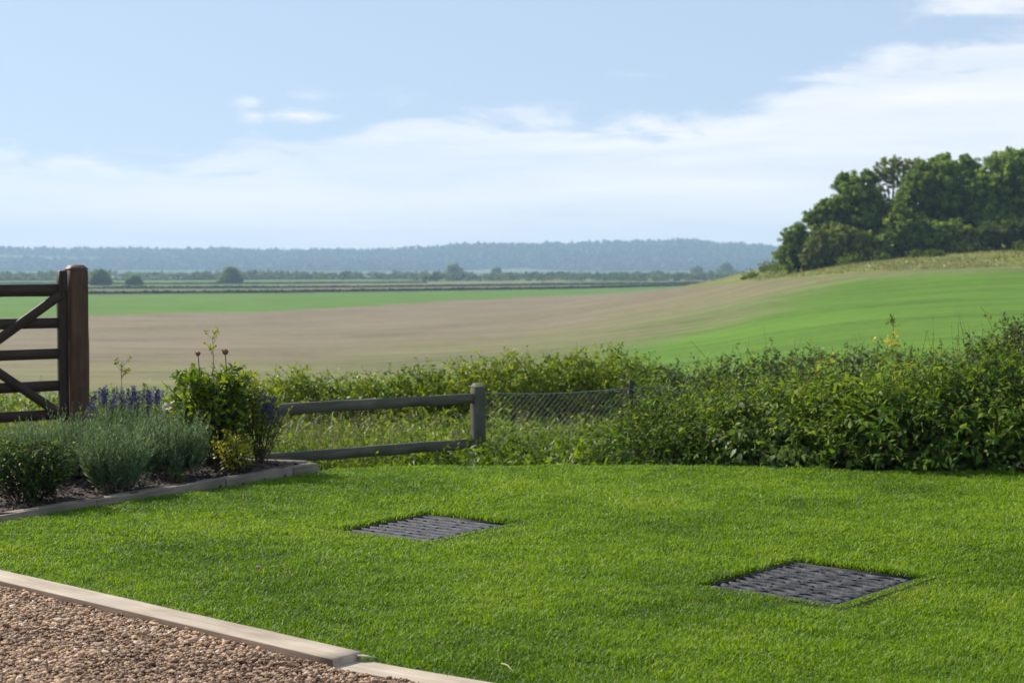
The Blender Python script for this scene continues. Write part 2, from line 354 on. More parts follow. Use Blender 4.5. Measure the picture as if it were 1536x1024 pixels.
# ------------------------------------------------------------------ lawn
B0, B1 = np.array([-2.99, 9.35]), np.array([-1.43, 11.88])          # front line of the flower bed
def side_of(p0, p1, x, y): return (p1[0] - p0[0]) * (y - p0[1]) - (p1[1] - p0[1]) * (x - p0[0])
def back_edge(x): return 12.3 - .11 * np.maximum(x, 0) + .05 * np.sin(x * 1.7)
def on_lawn(x, y):
    m = (y < back_edge(x)) & ~in_cover(x, y)
    d = unit((E1 - E0)[None])[0]; d2 = unit((E2 - E1)[None])[0]
    m &= (side_of(E0, E1, x, y) > 0) & ((side_of(E1, E2, x, y) > 0) | (x < E1[0]))
    inbed = (side_of(B0, B1, x, y) > -.005) & (x < -1.43 + (y - 11.88) * .2) & (y < 14)
    return m & ~inbed
def build_lawn():
    mb = MB()
    bands = [(5.2, 6.4, 22000, .9), (6.4, 8, 17000, .95), (8, 10, 13000, 1.1), (10, 12.6, 10500, 1.25)]
    for y0, y1, den, wsc in bands:
        hw = .33 * y1 + .7
        n = int(den * 2 * hw * (y1 - y0))
        x, y = rng.uniform(-hw, hw, n), rng.uniform(y0, y1, n)
        k = (np.abs(x) < .325 * y + .6) & on_lawn(x, y); x, y = x[k], y[k]; n = len(x)
        big = fbm(x * 1.1, y * 1.1, 4); tuft = fbm(x * 9, y * 9, 2)
        L = (.025 + .016 * rng.random(n)) * (.60 + .75 * tuft)
        for c, l1, l2, a in COVERS:
            s_, t_ = (x - c[0]) * math.cos(a) + (y - c[1]) * math.sin(a), -(x - c[0]) * math.sin(a) + (y - c[1]) * math.cos(a)
            far_ = np.maximum(np.abs(s_) - l1 / 2, np.abs(t_) - l2 / 2)
            near = far_ < .26
            fr_ = near & ((s_ < -l1 / 2 + .0) | (t_ < -l2 / 2)); bk_ = near & ~fr_ & (np.abs(s_) < l1 / 2 + .07) & (np.abs(t_) < l2 / 2 + .07)
            L = np.where(fr_, L * (.5 + .5 * sstep(.03, .26, far_)), np.where(bk_, L * 1.6, L))
        az = rng.uniform(0, 6.283, n) + 2 * big; lean = np.abs(rng.normal(.45, .3, n))
        d = np.stack([np.cos(az) * np.sin(lean), np.sin(az) * np.sin(lean), np.cos(lean)], 1)
        o = np.stack([-np.sin(az), np.cos(az), np.zeros(n)], 1)
        a2 = rng.uniform(0, 6.283, n); o = unit(o + .6 * np.stack([np.cos(a2), np.sin(a2), np.zeros(n)], 1))
        w = (.0018 + .0014 * rng.random(n)) * wsc
        p = np.stack([x, y, gz(x, y) - .004 + .055 * in_cover(x, y, .02)], 1); b = np.array([0, 0, -1.]) * (L * rng.uniform(.1, .5, n))[:, None]
        mid = p + d * (L * .55)[:, None] + b * .3; tip = p + d * L[:, None] + b + np.stack([np.cos(az), np.sin(az), 0 * az], 1) * (L * .25)[:, None]
        ow = o * w[:, None]
        V = np.stack([p - ow, p + ow, mid + ow * .85, mid - ow * .85, tip], 1)
        ofs = (np.arange(n) * 5)[:, None]
        r = np.clip(.42 + (big - .5) * 1.0 + (tuft - .5) * .4 + rng.normal(0, .13, n), 0, .93)
        dry = rng.random(n) < (.012 + .05 * sstep(.55, .75, fbm(x * 2.3 + 40, y * 2.3, 3))); r[dry] = rng.uniform(.92, 1, dry.sum())
        mb.add(V.reshape(-1, 3), np.array([[0, 1, 2, 3]]) + ofs, np.array([[3, 2, 4]]) + ofs, np.repeat(r, 5))
    o = mb.build('lawn_grass', M['grass']); print('blades', mb.n // 5)
    return tag(o, 'short mown green grass covering the whole garden lawn', 'grass', kind='stuff')
build_lawn()

# ------------------------------------------------------------------ beams and boards
LOCAL = {}
def beam(name, p0, p1, w, h, m, parent, up=(0, 0, 1), bev=.006, wob=.002, seg=12, round_end=False, sag=0., side_mat=None):
    """timber of width w and height h from p0 to p1; local x runs along it"""
    p0, p1 = np.asarray(p0, float), np.asarray(p1, float); L = np.linalg.norm(p1 - p0)
    X = (p1 - p0) / L; Y = unit(np.cross(np.asarray(up, float), X)[None])[0]; Z = np.cross(X, Y)
    pr = [(-w/2 + bev, -h/2), (w/2 - bev, -h/2), (w/2, -h/2 + bev), (w/2, h/2 - bev), (w/2 - bev, h/2), (-w/2 + bev, h/2), (-w/2, h/2 - bev), (-w/2, -h/2 + bev)]
    ts = np.concatenate([[0], np.linspace(bev / L, 1 - bev / L, seg), [1]])
    V = []; ph = rng.uniform(0, 99)
    for i, t in enumerate(ts):
        s = 1 - (2 * bev / max(w, h) if i in (0, len(ts) - 1) else 0)
        if round_end and i >= len(ts) - 2: s *= .8 if i == len(ts) - 2 else .4
        for k, (a, b) in enumerate(pr):
            n1, n2 = vnoise(t * L * 6 + ph, k * 3.7) - .5, vnoise(t * L * 6 + ph + 50, k * 3.7) - .5
            V.append((t * L - L / 2, a * s + n1 * wob * 2, b * s + n2 * wob * 2 + sag * math.sin(math.pi * t)))
    K = 8; q = []
    for i in range(len(ts) - 1):
        for k in range(K): q.append((i * K + k, i * K + (k + 1) % K, (i + 1) * K + (k + 1) % K, (i + 1) * K + k))
    e = (len(ts) - 1) * K; q = [f[::-1] for f in q]
    for o in (0, e):
        f = [(o, o + 1, o + 2, o + 3), (o, o + 3, o + 4, o + 7), (o + 4, o + 5, o + 6, o + 7)]
        q += f if o == 0 else [g[::-1] for g in f]
    mb = MB(); mb.add(V, [f[::-1] for f in q]); ob = mb.build(name, m)
    mw = Matrix(((X[0], Y[0], Z[0], 0), (X[1], Y[1], Z[1], 0), (X[2], Y[2], Z[2], 0), (0, 0, 0, 1)))
    mw.translation = Vector((p0 + p1) / 2)
    if parent is not None:
        ob.parent = parent; mw.translation = mw.translation - parent.location
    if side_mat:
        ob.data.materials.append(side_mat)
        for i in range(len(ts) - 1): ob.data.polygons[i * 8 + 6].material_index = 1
    ob.matrix_local = mw; LOCAL[ob.name] = mw.copy()
    return ob
def bolt(p, n, m, parent, r=.012):
    """a coach bolt head facing n"""
    p, n = np.asarray(p, float), unit(np.asarray(n, float)[None])[0]
    mb = MB(); tubes(mb, np.array([[p, p + n * .004, p + n * .008]]), np.array([[r, r, r * .5]]), 8); return mb.build('bolt', m, parent, loc=parent.location)

# gate: hung on the post, swung towards the drive
GD = np.array([math.cos(math.radians(37)), math.sin(math.radians(37)), 0]); GN = np.array([GD[1], -GD[0], 0])
G1 = np.array([-3.655, 13.0, 0])
gate = thing('field_gate', (*G1[:2], .2), 'dark brown five bar timber gate standing open at the left edge', 'gate')
def gp(s, z, off=0.): return G1 - GD * s + np.array([0, 0, z]) + GN * off
GL = 3.0
for z in (1.31, 1.045, .796, .536, .303):
    beam('rail', gp(GL, z), gp(.02, z), .030, .085 if z < 1.2 else .098, M['gate'], gate, seg=24)
beam('stile', gp(0, .24), gp(0, 1.47), .075, .062, M['gate'], gate, up=GN, round_end=True)
beam('stile', gp(GL, .24), gp(GL, 1.42), .075, .07, M['gate'], gate, up=GN)
for s0, z0, s1, z1 in ((.03, 1.27, .72, .80), (.72, .79, .03, .30), (1.45, 1.27, .76, .80), (.76, .79, 1.45, .30), (2.2, 1.27, 2.9, .8), (2.9, .79, 2.2, .3)):
    beam('brace', gp(s0, z0, .032), gp(s1, z1, .032), .030, .072, M['gate'], gate)
for s, z in ((.40, 1.045), (.37, .536), (.72, .796)): bolt(gp(s, z, .046), GN, M['dark_metal'], gate)
beam('hinge_strap', gp(-.012, 1.30, .039), gp(-.012, 1.47, .039), .006, .034, M['dark_metal'], gate, up=GD)
gpost = G1 + GD * .122
post = thing('gate_post', (*gpost[:2], -.1), 'thick brown timber gate post with chamfered top', 'gate post')
beam('shaft', gpost + [0, 0, -.2], gpost + [0, 0, 1.475], .148, .148, M['gate_post'], post, up=GN, bev=.008)
cap = MB(); hw = .0745
def sq(h, z): return [gpost + GD * a * h + GN * b * h + [0, 0, z] for a, b in ((-1, -1), (1, -1), (1, 1), (-1, 1))]
cap.add(sq(hw, 1.4755) + sq(hw * .97, 1.485) + sq(hw * .60, 1.515), [(0, 3, 2, 1), (8, 9, 10, 11)] + [(r + i, r + (i + 1) % 4, r + 4 + (i + 1) % 4, r + 4 + i) for r in (0, 4) for i in range(4)])
cap.build('cap', M['gate_post'], post, loc=(*gpost[:2], 1.49))

# post and rail fence
FA, FB = np.array([-2.84, 13.3, 0]), np.array([-.32, 15.0, 0]); FD = unit((FB - FA)[None])[0]; FN = np.array([FD[1], -FD[0], 0])
fence = thing('rail_fence', (*((FA + FB) / 2)[:2], -.4), 'weathered grey two rail timber fence behind the flower bed', 'fence')
def fence_post(p, top, w):
    b = beam('post', p + [0, 0, float(gz(p[0], p[1])) - .2], p + [0, 0, top - .03], w, w, M['fence'], fence, up=FN, bev=.018)
    c = MB(); s = lambda h, z: [p + FD * a * h + FN * bb * h + [0, 0, z] for a, bb in ((-1, -1), (1, -1), (1, 1), (-1, 1))]
    h = w / 2 - .004
    c.add(s(h, top - .031) + s(h * .55, top), [(4, 5, 6, 7)] + [(i, (i + 1) % 4, 4 + (i + 1) % 4, 4 + i) for i in range(4)])
    o = c.build('post_cap', M['fence'], None); o.parent = b
    o.matrix_parent_inverse = (Matrix.Translation(fence.location) @ LOCAL[b.name]).inverted()
    return b
fence_post(FB, .406, .118); fence_post(FA, .375, .125)
FC = FA + FD * .03
for z in (.2635, -.16): beam('rail', FC + [0, 0, z], FB + FN * .0 - FD * .03 + [0, 0, z + .002], .038, .094, M['fence'], fence, seg=30, wob=.006, bev=.01)

# chain link
CF0, CF1 = np.array([-.25, 15.05, 0]), np.array([1.6, 15.9, 0]); CD = unit((CF1 - CF0)[None])[0]
link = thing('chain_link_fence', (*((CF0 + CF1) / 2)[:2], -.5), 'sagging chain link fence on a thin dark stake among the weeds', 'fence')
stk = 1.13 * CD / CD[0] * 1.3; SK = CF0 + CD * ((P(946, 580, 15.6)[0] - CF0[0]) / CD[0])
tp = lambda s: .315 - .022 * math.sin(s * 2.4) - .012 * s
mb = MB(); Ltot = np.linalg.norm(CF1 - CF0); H = .85; lines = []
for k in range(int((Ltot + H) / .055)):
    for sgn in (1, -1):
        s0 = k * .055 - (H if sgn > 0 else 0); pts = []
        for i in range(25):
            t = i / 24; s = s0 + (t if sgn > 0 else -t + 0) * H * .9 + (0 if sgn > 0 else 0)
            s = min(max(s, 0), Ltot); z = tp(s) - H * (1 - t if sgn > 0 else t)
            pts.append(CF0 + CD * s + [.0, (.006 * (-1) ** i) + .02 * math.sin(s * 5 + t * 6), z])
        lines.append(pts)
tubes(mb, np.array(lines), .0014, 3); mb.build('netting', M['wire'], link, loc=link.location)
mb = MB(); tubes(mb, np.array([[CF0 + CD * s + [0, 0, tp(s)] for s in np.linspace(0, Ltot, 20)]]), .003, 4); mb.build('top_wire', M['metal'], link, loc=link.location)
beam('stake', SK + [0, -.03, -.9], SK + [.012, -.03, .40], .042, .042, M['dark_metal'], link, up=(0, 1, 0), bev=.004)

# flower bed edging
bedge = thing('bed_edging', (*B1, 0), 'low weathered timber edging around the planted bed', 'bed edging')
d0 = unit((B1 - B0)[None])[0]; nrm = np.array([-d0[1], d0[0]])
def b3(p, z): return np.array([p[0], p[1], z])
off = nrm * .055
C0 = B0 - d0 * .9
pts = [C0, B0 + d0 * .75, B0 + d0 * 1.95, B1 - d0 * .30, B1]
for i, (a, b) in enumerate(zip(pts[:-1], pts[1:])):
    beam('board', b3(a + off + d0 * .004, -.024 - .002 * i), b3(b + off - d0 * .004, -.023 - .002 * i), .085, .13 + .008 * (i == 3), M['bed_board'], bedge, wob=.005)
bk = unit(np.array([[-2.0, .62]]))[0]
q0 = B1 + off * 2 + bk * .0 + np.array([-.02, -.02])
beam('board', b3(q0, -.012), b3(q0 + bk * 2.2, -.005), .085, .12, M['bed_board'], bedge, wob=.004)
# soil of the bed
mb = MB(); gx, gy = np.meshgrid(np.linspace(-6, -1.3, 80), np.linspace(8.4, 13.6, 80)); x, y = gx.ravel(), gy.ravel()
zz = .028 + (fbm(x * 3, y * 3, 3) - .5) * .06
ins = (side_of(B0, B1, x, y) > .05) & (side_of(q0, q0 + bk, x, y) > .05)
zz = np.where(ins, zz, -.14)
ii = np.arange(6400).reshape(80, 80); q = np.stack([ii[:-1, :-1], ii[:-1, 1:], ii[1:, 1:], ii[1:, :-1]], -1).reshape(-1, 4)
q = q[ins[q].any(1)]
mb.add(np.stack([x, y, zz], 1), q, r=.35); tag(mb.build('soil', M['chip'], smooth=True), 'dark soil of the flower bed', kind='structure')
n = 16000; x, y = rng.uniform(-4.6, -1.4, n), rng.uniform(8.8, 13, n); k = (side_of(B0, B1, x, y) > .30) & (side_of(q0, q0 + bk, x, y) > .06); x, y = x[k], y[k]; n = len(x)
mb = MB(); p = np.stack([x, y, .028 + (fbm(x * 3, y * 3, 3) - .5) * .06 + rng.uniform(0, .02, n)], 1)
leaves(mb, p, rng.normal(0, 1, (n, 3)) * [1, 1, .35], rng.normal(0, .5, (n, 3)) + [0, 0, 1], rng.uniform(.02, .07, n), rng.uniform(.008, .025, n), np.clip(rng.normal(.55, .3, n), 0, 1), .0, False)
tag(mb.build('bark_mulch', M['chip']), 'dark bark mulch scattered over the flower bed', 'mulch', kind='stuff')

# ------------------------------------------------------------------ gravel drive edging and gravel
def edging(name, a, b, z0, z1, w, label, hh=.13):
    d = unit((b - a)[None])[0]; nn = np.array([d[1], -d[0]]); c = (a + b) / 2
    t = thing(name, (*c, 0), label, 'edging', 'timber edging along the gravel')
    o = beam('plank', b3(a + nn * w / 2, z0 - hh / 2), b3(b + nn * w / 2, z1 - hh / 2), w, hh, M['board'], t, wob=.0009, seg=40, bev=.004, side_mat=M['board_shade']); return t
ed = unit((E1 - E0)[None])[0]
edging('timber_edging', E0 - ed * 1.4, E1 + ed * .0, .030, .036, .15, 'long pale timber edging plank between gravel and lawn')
S1 = np.array([-.66, 6.10]); S2 = np.array([.75, 5.12])
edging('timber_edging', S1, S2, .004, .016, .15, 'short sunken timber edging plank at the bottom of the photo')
# splinter lifted at the joint
mb = MB(); mb.add([(-.60, 6.045, .030), (-.545, 6.03, .022), (-.50, 6.015, .018), (-.585, 6.005, .030), (-.60, 6.045, .024), (-.545, 6.03, .016), (-.50, 6.015, .015), (-.585, 6.005, .024)],
                  [(0, 3, 2, 1), (4, 5, 6, 7), (0, 1, 5, 4), (1, 2, 6, 5), (2, 3, 7, 6), (3, 0, 4, 7)])
tag(mb.build('wood_splinter', M['board'], loc=(-.56, 6.02, .02)), 'thin pale wood splinter lying at the joint of the edging planks', 'splinter')
def ico(sub=1):
    t = (1 + 5 ** .5) / 2
    v = [(-1, t, 0), (1, t, 0), (-1, -t, 0), (1, -t, 0), (0, -1, t), (0, 1, t), (0, -1, -t), (0, 1, -t), (t, 0, -1), (t, 0, 1), (-t, 0, -1), (-t, 0, 1)]
    f = [(0, 11, 5), (0, 5, 1), (0, 1, 7), (0, 7, 10), (0, 10, 11), (1, 5, 9), (5, 11, 4), (11, 10, 2), (10, 7, 6), (7, 1, 8), (3, 9, 4), (3, 4, 2), (3, 2, 6), (3, 6, 8), (3, 8, 9), (4, 9, 5), (2, 4, 11), (6, 2, 10), (8, 6, 7), (9, 8, 1)]
    v = [np.array(a) / np.linalg.norm(a) for a in v]
    for _ in range(sub):
        mid = {}; nf = []
        def m(a, b):
            k = (min(a, b), max(a, b))
            if k not in mid: c = v[a] + v[b]; v.append(c / np.linalg.norm(c)); mid[k] = len(v) - 1
            return mid[k]
        for a, b, c in f:
            x, y, z = m(a, b), m(b, c), m(c, a); nf += [(a, x, z), (b, y, x), (c, z, y), (x, y, z)]
        f = nf
    return np.array(v), np.array(f)
IV, IF = ico(1)
def rotmats(n):
    q = unit(rng.normal(0, 1, (n, 4))); w, x, y, z = q.T
    return np.stack([1-2*(y*y+z*z), 2*(x*y-z*w), 2*(x*z+y*w), 2*(x*y+z*w), 1-2*(x*x+z*z), 2*(y*z-x*w), 2*(x*z-y*w), 2*(y*z+x*w), 1-2*(x*x+y*y)], 1).reshape(n, 3, 3)
def pebbles(mb, p, s, r, flat=.6):
    n = len(p); V = IV[None] * (1 + rng.normal(0, .17, (n, len(IV), 1)))
    V = V * np.stack([rng.uniform(.9, 1.5, n), rng.uniform(.7, 1.1, n), rng.uniform(.45, .9, n)], 1)[:, None] * s[:, None, None]
    R = rotmats(n); V = np.einsum('nij,nkj->nki', R, V); V[..., 2] *= flat
    V = V + p[:, None]
    mb.add(V.reshape(-1, 3), None, (IF[None] + (np.arange(n) * len(IV))[:, None, None]).reshape(-1, 3), np.repeat(r, len(IV)))
mb = MB(); n = 92000
x, y = rng.uniform(-3.1, 0, n), rng.uniform(5.2, 8.0, n)
nn_ = np.array([ed[1], -ed[0]]); g0, g1 = E0 + nn_ * .158, E1 + nn_ * .158
k = ((side_of(g0, g1, x, y) < 0) | (x > -.70)) & (np.abs(x) < .325 * y + .5)
s2d = unit((S2 - S1)[None])[0]; s2n = np.array([s2d[1], -s2d[0]])
k &= (side_of(S1 + s2n * .156, S2 + s2n * .156, x, y) < 0) | (x < -.70)
x, y = x[k], y[k]; n = len(x); print('stones', n)
s = np.clip(rng.lognormal(math.log(.0066), .36, n), .004, .016)
bigp = fbm(x * 2.2, y * 2.2, 3)
p = np.stack([x, y, -.006 + s * .3 + rng.uniform(0, .018, n) + (fbm(x * 5, y * 5, 2) - .5) * .02], 1)
pebbles(mb, p, s, np.clip(rng.normal(.42, .24, n) + (bigp - .5) * .7, 0, 1))
tag(mb.build('gravel', M['stone']), 'brown and buff gravel of the drive in the corner', 'gravel', kind='stuff')
mb = MB(); e_ = E1 + (S2 - S1) * .9
mb.add([(*(E0 - ed * 2.2 + nn_ * .06), -.024), (*(E1 + nn_ * .06), -.024), (*(S1 + s2n * .06), -.024), (*(S2 + s2n * .06), -.024), (2.2, 2.5, -.024), (-7, 2.5, -.024), (-7, 9.0, -.024)], [(0, 6, 5, 1), (1, 5, 4, 2)], [(2, 4, 3)], r=.2)
tag(mb.build('drive', M['stone']), 'gravel drive bed', kind='structure')

# ------------------------------------------------------------------ inspection covers
def make_cover(idx, label):
    c, l1, l2, a = COVERS[idx]; z0 = -.012
    t = thing('inspection_cover', (*c, z0 - .03), label, 'drain cover', 'dark drain covers set in the lawn')
    R = np.array([[math.cos(a), -math.sin(a)], [math.sin(a), math.cos(a)]])
    def put(mb):
        for v in mb.v: v[:, :2] = v[:, :2] @ R.T.astype(np.float32) + c.astype(np.float32); v[:, 2] += z0
        return mb
    fr = MB(); h1, h2, w = l1 / 2, l2 / 2, .022
    for lo, hi in (((-h1, -h2), (h1, -h2 + w)), ((-h1, h2 - w), (h1, h2)), ((-h1, -h2 + w), (-h1 + w, h2 - w)), ((h1 - w, -h2 + w), (h1, h2 - w))):
        fr.box((*lo, -.03), (*hi, -.001), .55)
    put(fr).build('frame', M['cover'], t, loc=t.location)
    pl = MB(); i1, i2 = h1 - w - .004, h2 - w - .004
    pl.box((-i1, -i2, -.034), (i1, i2, -.022), .0)
    rows = 9 if idx == 0 else 12; dx = 2 * i1 / rows
    for i in range(rows):
        # long ribs with slots between them, bridged here and there
        s0 = -i1 + (i + .5) * dx; K = 40; yy = np.linspace(-i2 + .003, i2 - .003, K)
        amp = .002 if idx == 0 else .007
        xo = s0 + amp * np.sin(yy * 38 + i * (.4 if idx else 0)) + rng.normal(0, .0006, K)
        ww = dx * (.175 + (.02 if idx == 0 else .05) * np.sin(yy * 40 + i * 1.9)); hh = .020 + rng.normal(0, .0007, K)
        V = np.stack([np.stack([xo - ww, yy, np.full(K, -.022)], 1), np.stack([xo - ww * .88, yy, -.022 + hh], 1), np.stack([xo + ww * .88, yy, -.022 + hh], 1), np.stack([xo + ww, yy, np.full(K, -.022)], 1)], 1)
        q = [(k * 4 + j, k * 4 + j + 1, k * 4 + 5 + j, k * 4 + 4 + j) for k in range(K - 1) for j in range(3)] + [(3, 2, 1, 0), (K * 4 - 4, K * 4 - 3, K * 4 - 2, K * 4 - 1)]
        pl.add(V.reshape(-1, 3), q, r=np.repeat(np.clip(rng.normal(.95 if idx == 0 else .72, .1, K), 0, 1), 4))
        if i < rows - 1:
            y = -i2 + rng.uniform(.01, .05)
            while y < i2 - .03:
                b_ = rng.uniform(.014, .026); pl.box((s0 + dx * .2, y, -.0225), (s0 + dx * .8, y + b_, -.0050), rng.uniform(.4, .8)); y += b_ + rng.uniform(.12, .24)
    put(pl).build('plate', M['cover'], t, loc=t.location)
make_cover(0, 'smaller dark ribbed metal cover in the lawn in front of the fence')
make_cover(1, 'larger dark wavy ribbed metal cover in the lawn nearer the camera')

# small litter on the lawn
def gpt(u, v): return P(u, v, 1.46 * F / (v - 400))
a = gpt(752, 994); b = gpt(768, 1005); mb = MB()
tubes(mb, np.array([[a, (a + b) / 2 + [.004, 0, .006], b]]), .0022, 5); tag(mb.build('dry_stalk', M['straw'], loc=a), 'short pale dry stalk lying on the grass at the bottom', 'stalk')
c = gpt(388, 852); mb = MB(); pebbles(mb, c[None] + [[0, 0, .004]], np.array([.011]), np.array([.5]), 1.); tag(mb.build('fallen_bud', M['dead'], loc=c), 'tiny dried pinkish bud fallen on the lawn', 'bud')

# ------------------------------------------------------------------ plants of the bed
def plant(name, base, label, cat, group=None): return thing(name, base, label, cat, group)
def hemi(n, spread):
    """random directions upward, opening by spread"""
    a = rng.uniform(0, 6.283, n); r = spread * np.sqrt(rng.random(n)); return np.stack([r * np.cos(a), r * np.sin(a), np.ones(n)], 1)
def lavender(u, y, vtop, rad, label, n=380):
    zt = P(u, vtop, y)[2]; x = P(u, 500, y)[0]; base = np.array([x, y, .03]); h = zt - .03
    rad *= .88; t = plant('lavender', base, label, 'lavender', 'lavender bushes in the bed'); lm, sm = MB(), MB()
    d = hemi(n, 1.0); rr = np.linalg.norm(d[:, :2], axis=1)
    p0 = base + d * [rad * .75, rad * .75, 0] + rng.normal(0, .02, (n, 3)) * [1, 1, 0]
    p0[:, 2] = base[2] + rng.uniform(0, .12, n)
    dd = d * [.55, .55, 1]; L = h * (1.02 - .45 * rr ** 2) * (.72 + .42 * rng.random(n) ** 1.6)
    sprigs(lm, sm, p0, dd, L, 22, .046, .19, droop=-.6, bend=.05, t0=.1, side=.8, rad=.0014, fine=False, rj=.22, taper=.55, up=.2, curl=.1)
    lm.build('foliage', M['lavender'], t, loc=base); sm.build('stems', M['stem'], t, loc=base)
lavender(104, 11.1, 628, .24, 'grey green lavender in front of the gate post')
lavender(168, 10.55, 645, .23, 'low rounded grey green lavender nearest the bed edging')
lavender(250, 11.2, 626, .29, 'broad grey green lavender in front of the low fence post', 480)
lavender(192, 12.0, 612, .30, 'tall grey green lavender under the purple flower spikes', 460)
lavender(38, 11.3, 648, .26, 'grey green lavender behind the dark leafy shrub at the left edge')
# dark leafy shrub, far left
def shrub(name, u, vb, y, rad, h, n, nl, ll, asp, m, label, cat, z0=.03, stem='brown_stem', inner=.25, spread=1., bend=.2, rj=.25, droop=.1, frac=.6, group=None, rad_s=.004):
    x = P(u, vb, y)[0]; base = np.array([x, y, z0]); t = plant(name, base, label, cat, group); lm, sm = MB(), MB()
    d = hemi(n, spread); p0 = base + d * [rad * inner, rad * inner, 0] * 1. ; p0[:, 2] = base[2] + h * rng.uniform(0, frac, n) ** 1.3
    p0[:, :2] = base[:2] + (p0[:, :2] - base[:2]) * (1 + (p0[:, 2:3] - base[2]) / h * 1.5)
    L = (h - (p0[:, 2] - base[2])) * rng.uniform(.6, 1.05, n) * (1.0 - .15 * np.linalg.norm(d[:, :2], axis=1))
    dd = d * [rad / h * 1.6, rad / h * 1.6, 1]
    sprigs(lm, sm, p0, dd, np.maximum(L, .08 * h), nl, ll, asp, droop=droop, bend=bend, rj=rj, rad=rad_s)
    # main stems down to the soil
    k = min(n, 14); mid = (p0[:k] + base) / 2 + rng.normal(0, .02, (k, 3))
    st = base + rng.normal(0, .025, (k, 3)) * [1, 1, 0]; st[:, 2] = base[2] - .02
    tubes(sm, np.stack([st, mid, p0[:k] + dd[:k] * .02], 1), np.array([[1.6, 1.3, .9]]) * rad_s, 5)
    lm.build('foliage', m, t, loc=base); sm.build('stems', M[stem], t, loc=base); return t, base
shrub('leafy_shrub', 45, 745, 10.0, .25, .44, 260, 10, .042, .6, M['box'], 'dark glossy leafy shrub at the left edge of the bed', 'shrub', inner=.42, frac=.75)
# tall flowering shrub
t, base = shrub('flowering_shrub', 322, 690, 11.9, .36, .80, 170, 11, .075, .55, M['rose'], 'tall yellow green shrub with brown buds and a yellow sprig', 'shrub', inner=.30, rj=.3, spread=1., frac=.8, rad_s=.006)
def bud_stem(u, v, vb, y, r=.022):
    tipp = P(u, v, y); b = P(u + rng.uniform(-3, 3), vb, y); sm, lm = MB(), MB()
    tubes(sm, np.array([[b, (b * .6 + tipp * .4) + [.006, 0, 0], tipp]]), np.array([[.005, .0045, .004]]), 5)
    st = sm.build('flower_stem', M['stem'], t, loc=base)
    bm = MB(); V = IV * np.array([1, 1, 1.15]) * r; V[:, 2] += r * .8; V[:, :2] *= (1 + .25 * np.sin(V[:, 2:3] / r * 2)); bm.add(V + tipp, None, IF, r=np.clip(.5 + IV[:, 2] * .3, 0, 1))
    k = 9; an = np.arange(k) * .7; pp = tipp + np.stack([np.cos(an), np.sin(an), 0 * an], 1) * r * .5
    leaves(bm, pp, np.stack([np.cos(an) * .35, np.sin(an) * .35, np.ones(k)], 1), np.stack([np.cos(an), np.sin(an), 0 * an], 1), np.full(k, r * 2.1), np.full(k, r * 1.1), np.full(k, .75), -.15)
    bm.build('flower_bud', M['bud'], t, loc=base)
    sprigs(lm, None, np.array([b - [0, 0, .06]] * 2), np.array([[0, 0, 1.], [.1, 0, 1.]]), .22, 11, .065, .45, rbase=.7); lm.build('stem_leaves', M['rose'], t, loc=base)
bud_stem(297, 533, 585, 11.7, .016); bud_stem(338, 531, 585, 11.75, .020)
def sprig_weed(name, u, vt, vb, y, label, cat, parent=None, nb=9, m='yellow'):
    tipp, b = P(u, vt, y), P(u - 2, vb, y)
    tt = parent or thing(name, b, label, cat); lo = tt.location
    sm, lm = MB(), MB(); h = tipp[2] - b[2]
    tubes(sm, np.array([[b, b * .5 + tipp * .5 + [.01, 0, 0], tipp]]), np.array([[.0035, .003, .002]]), 4)
    k = nb; s = rng.uniform(.62, 1., k); an = rng.uniform(0, 6.28, k)
    e0 = b + (tipp - b) * s[:, None]; e1 = e0 + np.stack([np.cos(an), np.sin(an) * .6, rng.uniform(.3, 1, k)], 1) * h * .16
    tubes(sm, np.stack([e0, (e0 + e1) / 2 + [0, 0, -.006], e1], 1), .0015, 3)
    sm.build('sprig_stem', M['stem'], tt, loc=lo)
    for e in e1:
        lm = MB(); q = 7; leaves(lm, e + rng.normal(0, .008, (q, 3)), rng.normal(0, 1, (q, 3)) + [0, 0, .4], rng.normal(0, 1, (q, 3)), rng.uniform(.018, .032, q), rng.uniform(.010, .018, q), rng.random(q), .1)
        lm.build('flower', M[m], tt, loc=lo)
    return tt
sprig_weed('', 319, 505, 585, 11.85, '', '', parent=t, m='yellow_leaf')
sprig_weed('yellow_weed', 182, 548, 640, 12.6, 'thin yellow flowering weed rising above the purple spikes', 'weed')
# right hand shrub with purple spikes
t2, base2 = shrub('purple_shrub', 390, 688, 11.95, .20, .62, 60, 11, .052, .42, M['rose'], 'narrow dark shrub with purple spikes and reddish tips', 'shrub', inner=.3, rj=.35, spread=.9, frac=.75)
def spikes(root, sm, tips, h, ln, lean, npet=60):
    n = len(tips); d = unit(np.stack([rng.normal(lean, .12, n), rng.normal(0, .12, n), np.ones(n)], 1))
    tubes(sm, np.stack([tips - d * h, tips - d * h * .5, tips], 1), .002, 3)
    t = rng.random((n, npet)); an = rng.uniform(0, 6.283, (n, npet)); r = .0095 * (1.05 - t * .7)
    pos = tips[:, None] - d[:, None] * (ln * (1 - t))[..., None] + np.stack([np.cos(an) * r, np.sin(an) * r, 0 * r], -1)
    ax = np.stack([np.cos(an), np.sin(an), .9 + 0 * an], -1)
    k = npet
    for i in range(n):
        pm = MB(); leaves(pm, pos[i], ax[i], rng.normal(0, 1, (k, 3)), rng.uniform(.010, .018, k), rng.uniform(.006, .011, k), rng.random(k), .1, False); pm.build('flower_spike', M['purple'], root, loc=root.location)
pm, sm = MB(), MB(); tips = np.array([P(u, v, 11.85 + rng.normal(0, .06)) for u, v in ((392, 588), (398, 590), (405, 595), (411, 596), (402, 603), (414, 604), (420, 612), (408, 612), (396, 606))])
